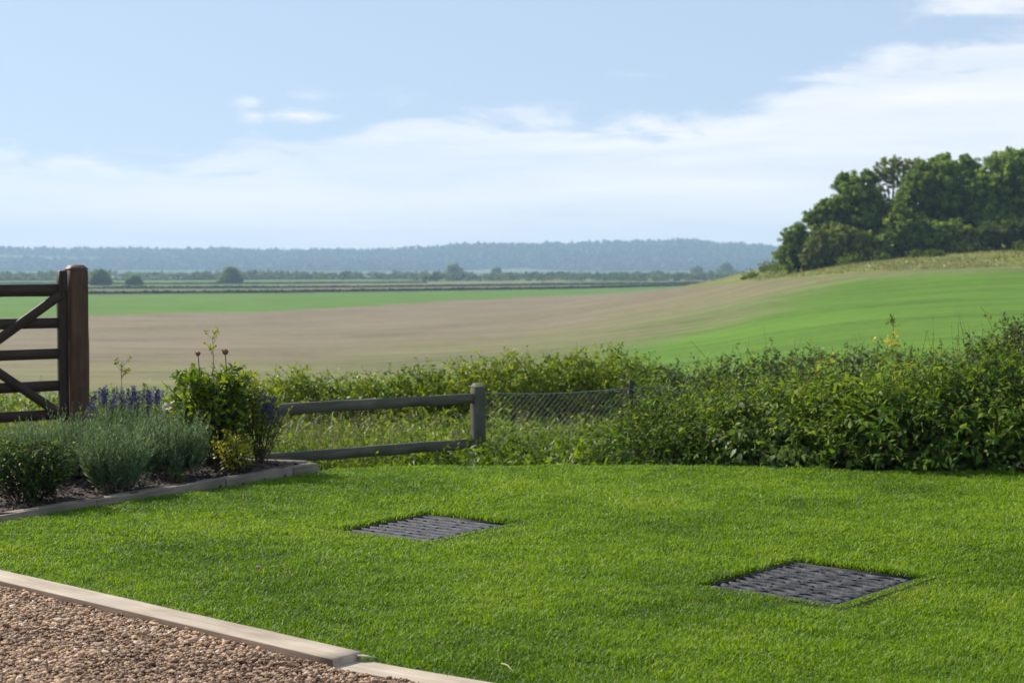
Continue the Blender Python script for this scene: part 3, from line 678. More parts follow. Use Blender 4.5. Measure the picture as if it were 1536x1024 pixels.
spikes(t2, sm, tips, .28, .12, .18, 110); sm.build('spike_stems', M['stem'], t2, loc=base2)
lm = MB(); sprigs(lm, None, np.array([P(382, 590, 12.05), P(380, 600, 12.05), P(385, 582, 12.05)]), rng.normal(0, .2, (3, 3)) + [0, 0, 1], .12, 9, .05, .4, rbase=.9); lm.build('reddish_tips', M['yellow_leaf'], t2, loc=base2)
# purple salvia clump behind the lavender
xs = P(190, 600, 12.55); base = np.array([xs[0], 12.55, .0]); t = plant('purple_salvia', base, 'clump of upright purple flower spikes behind the lavender', 'salvia'); pm, sm, lm = MB(), MB(), MB()
tips = np.array([P(rng.uniform(133, 246), 570 + abs(rng.normal(0, 18)) + (abs(190 - k_) * .03), 12.55 + rng.normal(0, .16)) for k_ in range(74)])
tips[:, 2] -= np.abs(tips[:, 0] - xs[0]) * .18
spikes(t, sm, tips, .34, .12, .02); n = 90
p0 = base + rng.normal(0, 1, (n, 3)) * [.16, .1, 0]; sprigs(lm, sm, p0, hemi(n, .7) * [.5, .4, 1], rng.uniform(.3, .46, n), 14, .05, .25, droop=-.4, bend=.05)
sm.build('stems', M['stem'], t, loc=base); lm.build('foliage', M['weed'], t, loc=base)
# small golden shrub and seedlings
shrub('golden_shrub', 351, 692, 11.35, .15, .36, 46, 9, .052, .42, M['yellow_leaf'], 'small golden leafed shrub in front of the tall shrub', 'shrub', inner=.25, frac=.55)
shrub('seedling', 270, 716, 10.85, .07, .10, 14, 6, .04, .4, M['box'], 'small dark green seedling in the mulch by the edging', 'seedling', group='seedlings in the mulch')
shrub('seedling', 366, 703, 11.38, .06, .13, 13, 7, .045, .38, M['rose'], 'bright yellow green seedling in the mulch below the golden shrub', 'seedling', group='seedlings in the mulch')

# ------------------------------------------------------------------ hedges and thickets
def thicket(name, path, top, depth, n, nl, ll, asp, m, label, cat, L=(.35, .7), droop=.35, bend=.35, rj=.25, out=.5, frac_lo=.1, stem='brown_stem', stuff=False, spread=.8, tall=.15, rad=.0035, mixed=False):
    """path: list of (x, y); top(u) gives the photo height of its outline there"""
    path = np.array(path, float); cum = np.concatenate([[0], np.cumsum(np.linalg.norm(np.diff(path, axis=0), axis=1))])
    s = rng.uniform(0, cum[-1], n); x = np.interp(s, cum, path[:, 0]); y = np.interp(s, cum, path[:, 1])
    off = rng.uniform(-.5, .5, n); y = y + off * depth; x = x + rng.normal(0, .08, n)
    zg = gz(x, y); u, _ = proj(x, y, zg); vt = np.array([top(a) for a in u])
    zt = EYE - (vt - 400) / F * np.interp(s, cum, path[:, 1])
    zt = zg + (zt - zg) * (1 - .35 * (2 * np.abs(off)) ** 2)          # rounded across its depth
    zt = zt + (fbm(x * 2.1 + 3, y * 2.1, 3) - .5) * .28 * tall / .15
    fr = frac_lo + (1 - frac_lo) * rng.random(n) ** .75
    Ls = rng.uniform(*L, n)
    p0 = np.stack([x, y, zg + (zt - zg) * fr - Ls * .55], 1); p0[:, 2] = np.maximum(p0[:, 2], zg - .05)
    d = np.stack([rng.normal(0, spread, n), off * out * 2 + rng.normal(0, spread, n), .35 + .45 * fr + rng.normal(0, .2, n)], 1)
    base = np.array([path[:, 0].mean(), path[:, 1].mean(), float(gz(path[:, 0].mean(), path[:, 1].mean()))])
    lm, sm = MB(), MB()
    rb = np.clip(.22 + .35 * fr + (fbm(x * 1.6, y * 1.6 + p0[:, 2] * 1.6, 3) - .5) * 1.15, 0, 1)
    sprigs(lm, sm, p0, d, Ls, nl, ll, asp, droop=droop, bend=bend, rj=rj, rbase=rb, rad=rad)
    if stuff:
        sm2 = lm.build(name, m, None, loc=base); tag(sm2, label, cat, kind='stuff'); return sm2
    t = thing(name, base, label, cat)
    if mixed:
        w_ = rng.random(n) < .16; m_ = int(w_.sum()); l2, s2 = MB(), MB()
        sprigs(l2, s2, p0[w_] + [0, 0, .08], d[w_] * [.5, .5, 1.5], Ls[w_] * rng.uniform(.8, 1.25, m_), 13, .075, .26, droop=.15, bend=.2, rj=.25, rbase=rb[w_] + .1, rad=.003)
        l2.build('climbing_weed', M['weed'], t, loc=base); s2.build('weed_stalks', M['stem'], t, loc=base)
        g_ = rng.random(n) < .05; m_ = int(g_.sum()); l3 = MB()
        sprigs(l3, l3, p0[g_] + [0, 0, .12], d[g_] * [.35, .35, 1.6], Ls[g_] * 1.1, 9, .03, .3, droop=-.3, bend=.12, rbase=.85, rad=.002, fine=False)
        l3.build('dry_seed_stalks', M['rough_grass'], t, loc=base)
    k = max(10, n // 14); tubes(sm, np.stack([np.stack([x[:k], y[:k], zg[:k] - .05], 1), np.stack([x[:k] + rng.normal(0, .05, k), y[:k], (zg[:k] + p0[:k, 2]) / 2], 1), p0[:k] + unit(d[:k]) * .05], 1), np.array([[.012, .009, .005]]) * rad / .0035, 5)
    lm.build('foliage', m, t, loc=base); sm.build('stems', M[stem], t, loc=base); return t
tb = lambda us, vs: (lambda u: float(np.interp(u, us, vs)))
# the hedge across the bottom of the field
top_h = tb([-300, 100, 380, 440, 470, 500, 560, 600, 660, 700, 730, 760, 800, 850, 880, 930, 960, 1000], [580, 578, 553, 546, 554, 549, 540, 550, 541, 536, 531, 520, 524, 513, 524, 520, 530, 532])
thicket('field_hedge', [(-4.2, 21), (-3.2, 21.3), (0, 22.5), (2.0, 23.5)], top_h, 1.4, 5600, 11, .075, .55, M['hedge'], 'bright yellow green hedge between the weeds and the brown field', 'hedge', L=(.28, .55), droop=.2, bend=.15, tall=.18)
thicket('wild_bush', [(-7.5, 19.5), (-4.6, 20.4)], top_h, 1.2, 1500, 10, .075, .55, M['hedge'], 'bright green bushes seen through and beyond the gate', 'bush', L=(.3, .6), droop=.2, bend=.15)
thicket('sapling', [(1.61, 22.2), (1.66, 22.2)], tb([0, 2000], [518, 518]), .1, 16, 10, .07, .55, M['hedge'], 'thin sapling sticking up above the hedge', 'sapling', L=(.3, .5), spread=.25, tall=.0, frac_lo=.6)
top_d = tb([900, 980, 1030, 1080, 1130, 1180, 1230, 1290, 1330, 1400, 1500], [548, 538, 536, 525, 518, 514, 512, 515, 512, 530, 530])
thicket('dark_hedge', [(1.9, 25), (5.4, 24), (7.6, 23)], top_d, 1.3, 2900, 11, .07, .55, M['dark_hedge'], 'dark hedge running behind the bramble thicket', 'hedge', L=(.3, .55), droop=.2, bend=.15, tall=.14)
top_c = tb([1380, 1430, 1450, 1480, 1500, 1536, 1650, 1800], [560, 530, 508, 492, 478, 468, 460, 470])
thicket('dark_bush', [(4.9, 18), (6.6, 18.2)], top_c, 1.4, 2000, 11, .06, .6, M['dark_hedge'], 'dark dense bush rising at the right edge above the brambles', 'bush', L=(.3, .5), droop=.15, bend=.15)
# the bramble thicket along the lawn
top_b = tb([930, 960, 1000, 1060, 1110, 1180, 1240, 1300, 1350, 1420, 1480, 1536, 1700], [640, 590, 572, 566, 560, 556, 556, 548, 530, 536, 530, 526, 520])
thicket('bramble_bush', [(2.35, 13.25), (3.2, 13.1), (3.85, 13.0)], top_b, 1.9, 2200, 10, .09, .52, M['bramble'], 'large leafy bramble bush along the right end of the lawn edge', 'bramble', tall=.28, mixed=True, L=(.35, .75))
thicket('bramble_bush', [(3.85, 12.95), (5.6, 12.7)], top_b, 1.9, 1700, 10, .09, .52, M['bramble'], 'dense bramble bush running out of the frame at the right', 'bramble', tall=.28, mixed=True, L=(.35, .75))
thicket('weedy_bush', [(1.1, 13.7), (1.75, 13.5), (2.4, 13.3)], top_b, 1.8, 1900, 10, .07, .48, M['bramble'], 'tangled weedy bush beside the dark stake', 'bush', tall=.28, mixed=True, L=(.35, .75))
top_p = tb([1040, 1070, 1100, 1130, 1180, 1210], [640, 590, 572, 574, 590, 640])
thicket('pale_shrub', [(1.72, 12.75), (2.3, 12.65)], top_p, .7, 190, 9, .085, .62, M['pale_leaf'], 'pale glossy leafed shrub at the front left of the brambles', 'shrub', droop=.6, bend=.5, tall=.1)
# tall stems standing out of the thicket
def tall_weed(u, vt, y, label, flowers=0, lean=0.):
    tipp = P(u, vt, y); b = np.array([tipp[0] - lean, y, float(gz(tipp[0], y))]); t = thing('tall_weed', b, label, 'weed', 'tall weeds above the brambles')
    sm, lm, fm = MB(), MB(), MB(); c = (b + tipp) / 2 + [.02, 0, 0]
    tubes(sm, np.array([[b, c, tipp]]), np.array([[.007, .005, .0025]]), 5)
    k = 16; s = rng.uniform(.35, .97, k); e = b + (tipp - b) * s[:, None]
    sprigs(lm, sm, e, rng.normal(0, 1, (k, 3)) * [1, 1, .3] + [0, 0, .6], rng.uniform(.06, .14, k), 4, .06, .35)
    sm.build('stalk', M['stem'], t, loc=b); lm.build('foliage', M['weed'], t, loc=b)
    if flowers:
        for ce in tipp + rng.normal(0, 1, (flowers, 3)) * [.07, .05, .035]:
            fm = MB(); leaves(fm, ce + rng.normal(0, .006, (6, 3)), rng.normal(0, 1, (6, 3)) + [0, 0, .5], rng.normal(0, 1, (6, 3)), rng.uniform(.02, .034, 6), rng.uniform(.014, .022, 6), rng.random(6), .1)
            fm.build('flower', M['yellow'], t, loc=b)
tall_weed(1337, 512, 14.2, 'weed with a wide spray of yellow flowers above the brambles', 9)
tall_weed(1244, 540, 14.0, 'weed with a tight yellow flower cluster in the middle of the brambles', 5)
tall_weed(1340, 470, 14.4, 'tallest thin bare weed stalk standing above the brambles', 0, .03)
tall_weed(1437, 484, 14.6, 'thin weed stalk in front of the dark bush at right', 0, -.05)
tall_weed(1318, 508, 14.3, 'short leafy weed stalk left of the yellow flowers', 0)
# weeds on the bank between fence and hedge
top_w = tb([-400, 0, 100, 400, 560, 720, 800, 900, 1000, 1100], [606, 606, 610, 628, 622, 612, 622, 622, 620, 600])
thicket('undergrowth', [(-7, 16.4), (-2.5, 17.2), (2.6, 17.8)], top_w, 4.6, 4600, 9, .085, .45, M['weed'], 'leafy green weeds filling the bank behind the fence', 'weeds', L=(.3, .6), droop=.1, bend=.2, tall=.2, stuff=True)
thicket('undergrowth', [(-6.5, 14.9), (-3, 15.2), (-1.3, 15.5), (-.25, 15.2), (1.6, 14.6)], tb([-400, 300, 690, 720, 740, 800, 870, 960, 1100], [630, 645, 645, 640, 626, 634, 622, 634, 620]), 2.4, 3000, 9, .08, .42, M['weed'], 'low leafy weeds at the foot of the fence', 'weeds', L=(.25, .5), droop=.1, bend=.2, stuff=True)
def rough_grass(n, x0, x1, y0, y1, hmin, hmax, name, label):
    mb = MB(); x, y = rng.uniform(x0, x1, n), rng.uniform(y0, y1, n)
    k = (x > x0 + (y - y0) * .0) & ~((y < back_edge(x) + .12)) & ((FD[0] * (y - FA[1]) - FD[1] * (x - FA[0])) > .15); x, y = x[k], y[k]; n = len(x)
    cl = fbm(x * 1.4, y * 1.4, 3); L = rng.uniform(hmin, hmax, n) * (.55 + .9 * cl)
    az = rng.uniform(0, 6.283, n); lean = np.abs(rng.normal(.2, .16, n)); wd = np.stack([np.cos(az), np.sin(az), 0 * az], 1)
    d = wd * np.sin(lean)[:, None] + np.array([0, 0, 1.]) * np.cos(lean)[:, None]; p = np.stack([x, y, gz(x, y)], 1)
    a2 = rng.uniform(0, 6.283, n); o = np.stack([np.cos(a2), np.sin(a2), 0 * a2], 1) * rng.uniform(.002, .004, n)[:, None]
    m1 = p + d * (L * .45)[:, None]; m2 = p + d * (L * .8)[:, None] + wd * (L * .06)[:, None]; tip = p + d * L[:, None] + wd * (L * .2)[:, None] - np.array([0, 0, 1.]) * (L * .05)[:, None]
    V = np.stack([p - o, p + o, m1 + o, m1 - o, m2 + o * .8, m2 - o * .8, tip], 1); of = (np.arange(n) * 7)[:, None]
    r = np.clip(rng.normal(.45, .2, n) + (cl - .5), 0, 1)
    rr = np.stack([r * .4, r * .4, r * .8, r * .8, np.minimum(r * 1.2, 1), np.minimum(r * 1.2, 1), np.minimum(r * 1.4, 1)], 1)
    mb.add(V.reshape(-1, 3), np.concatenate([np.array([[0, 1, 2, 3]]) + of, np.array([[3, 2, 4, 5]]) + of]), np.array([[5, 4, 6]]) + of, rr.ravel())
    # seed heads
    h = rng.random(n) < .35; ph = tip[h]; k = h.sum() * 6
    leaves(mb, np.repeat(ph, 6, 0) + rng.normal(0, 1, (k, 3)) * [.012, .012, .035], rng.normal(0, .5, (k, 3)) + [0, 0, 1], rng.normal(0, 1, (k, 3)), rng.uniform(.015, .03, k), rng.uniform(.005, .010, k), rng.uniform(.75, 1, k), .1, False)
    tag(mb.build(name, M['rough_grass']), label, 'grass', kind='stuff')
rough_grass(9000, -6.8, 2.6, 13.9, 20.5, .40, .75, 'rough_grass', 'long seeding grass on the bank behind the fence')

# ------------------------------------------------------------------ trees
def tree(name, lobes, base_uv, y, m, label, cat='tree', dens=1., ls=.34, group=None, trunk_r=.22, zb=None, depthf=1., full=True):
    """lobes: (u, v, radius) of the crown masses as measured, all round the trunk at distance y"""
    bu, bv = base_uv; b = P(bu, bv, y); b[2] = float(gz(b[0], b[1])) if zb is None else zb
    t = thing(name, b, label, cat, group); lm, sm = MB(), MB(); px = y / F
    if group == G: lobes = [(u, v + r * .12, r * 1.2) for u, v, r in lobes]
    if full: lobes = list(lobes) + [(u + rng.normal(0, r * .5), v + abs(rng.normal(0, r * .7)), r * .85) for u, v, r in lobes for _ in range(2)]
    for (u, v, r) in lobes:
        c = P(u, v, y) + [0, rng.normal(0, r * px * .35), 0]; R = r * px
        # limb to the mass
        h = .25 + .4 * rng.random(); s = b + (P(bu, v, y) - b) * h * [1, 1, 1]; s[2] = b[2] + (c[2] - b[2]) * h
        tubes(sm, np.array([[s, (s + c) / 2 + rng.normal(0, .15, 3) + [0, 0, R * .2], c]]), np.array([[.5, .35, .15]]) * trunk_r, 5)
        nc = int(max(10, 60 * dens)); dirs = unit(rng.normal(0, 1, (nc, 3))); rad = 1.12 * rng.random(nc) ** .4
        cc = c + dirs * (R * rad)[:, None] * [1, depthf, .9] + 0
        cr = R * rng.uniform(.10, .26, nc)
        k = max(16, int(1.05 * dens * (R / ls) ** 2 * 14 / nc * 4.2))
        off = unit(rng.normal(0, 1, (nc, k, 3))) * (rng.random((nc, k, 1)) ** .4) * cr[:, None, None] * [1, 1, .75]
        pos = (cc[:, None] + off).reshape(-1, 3); nn = (off / cr[:, None, None] + dirs[:, None] * .7 + rng.normal(0, .5, (nc, k, 3)) + [0, 0, .4]).reshape(-1, 3)
        q = len(pos); r_ = np.clip(np.repeat(rng.normal(.5, .26, nc), k) + rng.normal(0, .16, q), 0, 1)
        leaves(lm, pos, rng.normal(0, 1, (q, 3)), nn, rng.uniform(.6, 1.3, q) * ls, rng.uniform(.5, 1., q) * ls, r_, .1, False)
    top = np.mean([P(u, v, y) for u, v, r in lobes], axis=0)
    tubes(sm, np.array([[b - [0, 0, .3], b * .6 + top * .4 + rng.normal(0, .1, 3), top]]), np.array([[1.25, .9, .4]]) * trunk_r, 7)
    lm.build('crown', m, t, loc=b); sm.build('trunk', M['bark'], t, loc=b); return t
G = 'trees on the bank above the field'
tree('broadleaf_tree', [(1196, 352, 15), (1184, 368, 14), (1208, 366, 16), (1200, 342, 9), (1192, 382, 14), (1210, 384, 14)], (1197, 394), 222, M['tree'], 'small dark pointed tree at the left end of the wooded bank', group=G, ls=.32)
tree('broadleaf_tree', [(1290, 272, 17), (1270, 290, 22), (1252, 312, 20), (1290, 300, 26), (1242, 335, 18), (1272, 330, 26), (1300, 325, 22), (1310, 300, 18), (1318, 330, 16), (1318, 350, 18), (1236, 356, 14), (1228, 322, 12), (1265, 268, 8), (1240, 308, 9), (1300, 262, 8)], (1275, 388), 226, M['tree'], 'broad stepped tree rising behind the small pointed tree', group=G, trunk_r=.3)
tree('bushy_tree', [(1230, 352, 15), (1244, 366, 18), (1222, 374, 14), (1260, 350, 18), (1266, 372, 18), (1285, 360, 18), (1300, 372, 16)], (1250, 390), 219, M['tree_airy'], 'low yellowish green bushy tree at the foot of the broad tree', group=G, ls=.32)
tree('airy_tree', [(1326, 250, 13), (1345, 258, 15), (1332, 268, 13), (1314, 264, 10), (1360, 248, 10), (1340, 242, 9), (1356, 276, 13), (1318, 286, 10), (1368, 262, 12), (1372, 244, 8), (1308, 280, 9), (1352, 296, 9)], (1336, 384), 232, M['tree_airy'], 'tall airy tree with a thin bare trunk and sky showing through', group=G, dens=.5, ls=.32, trunk_r=.2, full=False)
tree('broadleaf_tree', [(1405, 258, 24), (1380, 272, 20), (1425, 262, 20), (1400, 290, 30), (1372, 305, 20), (1430, 295, 24), (1395, 325, 30), (1430, 330, 26), (1440, 350, 20), (1412, 244, 12), (1385, 250, 10)], (1408, 384), 226, M['tree'], 'large dense round tree in the middle of the wooded bank', group=G, trunk_r=.35)
tree('bushy_tree', [(1352, 322, 18), (1340, 345, 18), (1365, 345, 20), (1380, 360, 18), (1330, 362, 15), (1352, 366, 18)], (1352, 386), 218, M['tree'], 'low bushy tree in front of the large round tree', group=G, ls=.32)
tree('bushy_tree', [(1400, 352, 18), (1425, 345, 18), (1445, 356, 16), (1415, 368, 16), (1440, 372, 14)], (1422, 380), 217, M['tree'], 'low dark bushy tree under the large round tree', group=G, ls=.32)
tree('broadleaf_tree', [(1458, 248, 12), (1468, 268, 15), (1452, 280, 16), (1462, 300, 18), (1448, 240, 7)], (1460, 380), 240, M['tree'], 'narrow pointed tree top showing between the two largest trees', group=G)
tree('broadleaf_tree', [(1510, 245, 22), (1535, 255, 26), (1490, 268, 20), (1480, 292, 22), (1515, 285, 30), (1550, 290, 30), (1475, 318, 18), (1505, 318, 28), (1545, 330, 28), (1515, 232, 10), (1535, 236, 12), (1580, 270, 26)], (1520, 378), 222, M['tree'], 'tallest dark tree at the right edge of the photo', group=G, trunk_r=.38)
tree('bushy_tree', [(1470, 352, 13), (1490, 346, 14), (1512, 346, 15), (1535, 345, 17), (1560, 345, 17)], (1512, 374), 214, M['scrub'], 'low pale scrub bush under the tallest tree', group=G, ls=.32)
tree('broadleaf_tree', [(1620, 260, 30), (1660, 290, 34), (1610, 310, 34), (1660, 335, 30), (1700, 300, 26)], (1640, 374), 225, M['tree'], 'dark tree beyond the right edge of the photo', group=G)
# scrub along the foot of the trees
mb = MB()
for i in range(95):
    u = rng.uniform(1115, 1480) if i < 78 else rng.uniform(1480, 1700); v0 = np.interp(u, [1115, 1150, 1250, 1350, 1450, 1700], [414, 401, 388, 378, 369, 362]) + rng.normal(0, 2.5)
    c = ground_at(u, v0 + 6, 120, 400); R = rng.uniform(.5, 1.3) * np.interp(u, [1115, 1165, 1215, 1300], [.7, 1.35, 1.2, 1]); k = 130
    off = unit(rng.normal(0, 1, (k, 3))) * (rng.random((k, 1)) ** .4) * R * [1.3, 1, .9]; pos = c + off + [0, 0, R * .5]
    leaves(mb, pos, rng.normal(0, 1, (k, 3)), off / R + rng.normal(0, .5, (k, 3)) + [0, 0, .4], rng.uniform(.2, .42, k), rng.uniform(.15, .34, k), np.clip(rng.normal(.5, .25, k), 0, 1), .1, False)
tag(mb.build('scrub', M['scrub']), 'low pale green scrub along the foot of the wooded bank', 'scrub', kind='stuff')
# tussocks in the meadow
mb = MB(); n = 5000; u_ = rng.uniform(1060, 1640, n); pts = []
xx = rng.uniform(20, 90, n * 2); yy = rng.uniform(150, 250, n * 2); uu, vv = proj(xx, yy, gz(xx, yy)); mf = np.interp(uu, [900, 1040, 1150, 1290, 1420, 1700], [428, 429, 420, 409, 404, 399])
k = (uu > 1040) & (vv < mf - 1); xx, yy = xx[k], yy[k]; n = len(xx)
pos = np.stack([xx, yy, gz(xx, yy)], 1); pos = np.repeat(pos, 3, 0); n = len(pos)
leaves(mb, pos + rng.normal(0, .25, (n, 3)) * [1, 1, 0], rng.normal(0, .5, (n, 3)) + [0, 0, 1], rng.normal(0, 1, (n, 3)), rng.uniform(.12, .32, n), rng.uniform(.08, .2, n), np.clip(rng.normal(.6, .3, n), 0, 1), .2, False)
tag(mb.build('meadow_grass', M['meadow']), 'dry yellow meadow grass on the bank below the trees', 'grass', kind='stuff')

# ------------------------------------------------------------------ valley hedgerows, far trees and hills
def far_clumps(mb, x, y, z, R, k=26, ls=.45, flat=.8):
    n = len(x); c = np.stack([x, y, z + R * flat * .6], 1)
    off = unit(rng.normal(0, 1, (n, k, 3))); off[..., 2] = np.abs(off[..., 2]) * 1.1 - .35
    pos = c[:, None] + off * R[:, None, None] * rng.uniform(.7, 1.05, (n, k, 1)) * [1, 1, flat]
    q = n * k; Rk = np.repeat(R, k)
    r = np.clip(np.repeat(rng.normal(.5, .25, n), k) + rng.normal(0, .15, q), 0, 1)
    leaves(mb, pos.reshape(-1, 3), rng.normal(0, 1, (q, 3)), (off + rng.normal(0, .35, (n, k, 3))).reshape(-1, 3), Rk * rng.uniform(.6, 1.1, q) * ls * 2, Rk * rng.uniform(.6, 1.1, q) * ls * 2, r, .1, False)
def hedgerow(uv, h, label, step=.42):
    pts = np.array([ground_at(u, v, 450) for u, v in uv]); cum = np.concatenate([[0], np.cumsum(np.linalg.norm(np.diff(pts[:, :2], axis=0), axis=1))])
    n = int(cum[-1] / step); s = (np.arange(n) + rng.random(n)) * cum[-1] / n; x, y = np.interp(s, cum, pts[:, 0]), np.interp(s, cum, pts[:, 1]) + rng.normal(0, .5, n)
    mb = MB(); far_clumps(mb, x, y, gz(x, y), h * rng.uniform(.6, .95, n) * (.85 + .3 * fbm(x * .05, y * .05, 2)), 26)
    tag(mb.build('hedgerow', M['far_wood'], loc=pts.mean(0)), label, 'hedgerow', 'far hedgerows across the valley')
hedgerow([(-300, 443), (131, 441), (400, 439), (640, 436), (860, 433), (1050, 428)], .95, 'nearest dark hedgerow along the far side of the green field')
hedgerow([(-300, 434), (131, 433), (400, 432), (640, 430), (900, 427), (1080, 424.5)], .95, 'second dark hedgerow just beyond the nearest one')
hedgerow([(-300, 426), (300, 426), (640, 424.5)], .85, 'dark hedgerow in the left valley below the tree belt')
hedgerow([(-300, 421), (300, 420), (800, 417), (1200, 416)], 1.1, 'farthest dark hedgerow at the edge of the tree belt', .6)
def far_tree(u, vt, vb, w, label):
    g = ground_at(u, vb, 300); y = g[1]; b = (u, vb); h = vb - vt
    tree('valley_tree', [(u + w * rng.uniform(-.3, .3), vt + h * rng.uniform(.3, .8), h * rng.uniform(.16, .28)) for _ in range(5)] + [(u, vt + h * .30, h * .26), (u - w * .5, vt + h * .75, h * .13), (u + w * .55, vt + h * .8, h * .13), (u, vt + h * .45, h * .30), (u - w * .25, vt + h * .55, h * .32), (u + w * .25, vt + h * .55, h * .32), (u, vt + h * .7, h * .32), (u + w * .1, vt + h * .3, h * .25)], b, y, M['valley'], label, dens=.5, ls=.8, group='single trees in the valley', trunk_r=.3, zb=g[2])
far_tree(150, 402, 428, 26, 'round tree in the valley just right of the gate post')
far_tree(201, 411, 428, 20, 'low round tree in the valley right of the gate post tree')
far_tree(346, 397, 424, 24, 'tallest lone tree in the left half of the valley')
far_tree(681, 393, 415, 18, 'lone tree in the middle of the valley')
far_tree(1089, 391, 413, 20, 'dark round tree in the valley near the wooded bank')
far_tree(1046, 397, 413, 16, 'small pale tree left of the dark round valley tree')
far_tree(745, 399, 414, 14, 'small tree right of the lone tree in mid valley')
# belt of trees on the valley floor
mb = MB(); n = 2600; y = rng.uniform(1150, 1900, n); x = rng.uniform(-.42, .25, n) * y; k = fbm(x * .006, y * .01, 3) > .46; x, y = x[k], y[k]
far_clumps(mb, x, y, gz(x, y), rng.uniform(1.6, 5.0, len(x)) * (.5 + .9 * fbm(x * .01 + 7, y * .01, 2)), 26, .36)
tag(mb.build('tree_belt', M['belt']), 'hazy belt of trees and hedges across the valley floor', 'woodland', kind='stuff')
# hills with woods on them
ridge = pchip([-2600, -900, -768, -708, -638, -588, -498, -428, -348, -268, -208, -128, -68, 32, 102, 192, 262, 292, 332, 402, 500, 900, 2600],
              [30, 32, 29, 28, 27, 28, 26, 28, 25, 26, 26, 29, 34, 35, 37, 39, 41, 38, 36, 28, 16, 8, 6])
HS = 1.95                                              # the hills stand about four and a half kilometres off
def hz(x, y):
    a = x / y * F; x, y = x / HS, y / HS
    r = ridge(a)
    z = (r - 3) * sstep(1950, 2500, y + 120 * (fbm(x * .003, y * .003, 3) - .5)) * (1 - .5 * sstep(2550, 3300, y)) + (fbm(x * .004, y * .004 + 3, 3) - .5) * 10 * sstep(1950, 2300, y) * (1 - sstep(2330, 2480, y))
    return -9 + z * HS
a_, y_ = np.meshgrid(np.linspace(-.62, .62, 220), np.linspace(1900, 2720, 40) * HS); y_f = y_.ravel(); x_f = a_.ravel() * y_f
ii = np.arange(len(x_f)).reshape(40, 220); q = np.stack([ii[:-1, :-1], ii[:-1, 1:], ii[1:, 1:], ii[1:, :-1]], -1).reshape(-1, 4)
mb = MB(); zf = hz(x_f, y_f) - .4
mb.add(np.stack([x_f, y_f, zf], 1), q)
fm_ = fbm(x_f * .0021 + 2, y_f * .0031, 2)
fieldc = np.where((fm_ > .60)[:, None], [.10, .13, .045], [.05, .075, .025])
tag(mb.build('hills', M['ground'], smooth=True, col=fieldc), 'long low hills across the horizon', kind='structure')
mb = MB(); n = 9000; y = rng.uniform(1960, 2620, n) * HS; x = rng.uniform(-.42, .30, n) * y
k = (fbm(x * .0021 + 2, y * .0031, 2) < .62) | (y > 2380 * HS); x, y = x[k], y[k]
far_clumps(mb, x, y, hz(x, y) - 8, rng.uniform(11, 24, len(x)), 26, .34)
tag(mb.build('far_woodland', M['far_wood']), 'blue hazy woodland covering the distant hills', 'woodland', kind='stuff')

# ------------------------------------------------------------------ the air
hb = MB(); hb.box((-5600, -5600, -14), (5600, 5600, 125)); m, nt = mat('haze')
pv = N(nt, 'ShaderNodeVolumePrincipled', {'Color': (.54, .765, 1., 1), 'Density': 1.9e-4, 'Anisotropy': .1}); N(nt, 'ShaderNodeOutputMaterial', {'Volume': pv.outputs[0]})
tag(hb.build('haze', m), 'pale blue summer haze over the valley', 'haze', kind='stuff')

# ------------------------------------------------------------------ sun and sky
SUN = unit(np.array([[-.70, .58, .70]]))[0]
el = math.asin(SUN[2]); azr = math.atan2(SUN[0], SUN[1])
ld = bpy.data.lights.new('sun', 'SUN'); ld.energy = 4.2; ld.angle = math.radians(.5); ld.color = (1, .94, .84)
lo = bpy.data.objects.new('sun', ld); COL.objects.link(lo); lo.rotation_euler = Vector(-SUN).to_track_quat('-Z', 'Y').to_euler()
w = bpy.data.worlds.new('World'); scene.world = w; w.use_nodes = True; nt = w.node_tree; nt.nodes.clear()
g = N(nt, 'ShaderNodeTexCoord').outputs['Generated']
sx = N(nt, 'ShaderNodeSeparateXYZ', {0: g}); X, Y, Z = sx.outputs
hor = mathn(nt, 'SQRT', mathn(nt, 'ADD', mathn(nt, 'MULTIPLY', X, X), mathn(nt, 'MULTIPLY', Y, Y)))
az = mathn(nt, 'DIVIDE', X, mathn(nt, 'MAXIMUM', mathn(nt, 'ABSOLUTE', Y), .05)); ele = mathn(nt, 'DIVIDE', Z, mathn(nt, 'MAXIMUM', hor, .02))
# clear sky, looked up a little higher so that it is blue by the top of the clouds
zup = mathn(nt, 'ADD', mathn(nt, 'MULTIPLY', mathn(nt, 'MAXIMUM', Z, 0.), 1.7), .02)
dv = N(nt, 'ShaderNodeCombineXYZ', {0: X, 1: Y, 2: zup}).outputs[0]
sky = N(nt, 'ShaderNodeTexSky', {'Vector': N(nt, 'ShaderNodeVectorMath', {0: dv}, operation='NORMALIZE').outputs[0]}, sky_type='NISHITA', sun_disc=False, sun_elevation=el, sun_rotation=azr, air_density=1.0, dust_density=.6, ozone_density=1.5)
cv = N(nt, 'ShaderNodeCombineXYZ', {0: mathn(nt, 'MULTIPLY', az, 11.), 1: mathn(nt, 'MULTIPLY', ele, 48.), 2: 0.}).outputs[0]
n1 = N(nt, 'ShaderNodeTexNoise', {'Vector': cv, 'Scale': 1., 'Detail': 8., 'Roughness': .62, 'Distortion': .5}).outputs['Fac']
cv2 = N(nt, 'ShaderNodeCombineXYZ', {0: mathn(nt, 'MULTIPLY', az, 4.), 1: mathn(nt, 'MULTIPLY', ele, 38.), 2: 4.}).outputs[0]
n2 = N(nt, 'ShaderNodeTexNoise', {'Vector': cv2, 'Scale': 1., 'Detail': 6., 'Roughness': .55, 'Distortion': .3}).outputs['Fac']
fc = N(nt, 'ShaderNodeFloatCurve', {'Value': mathn(nt, 'ADD', mathn(nt, 'MULTIPLY', az, 1.25), .5, clamp=True)})
cu = fc.mapping.curves[0]
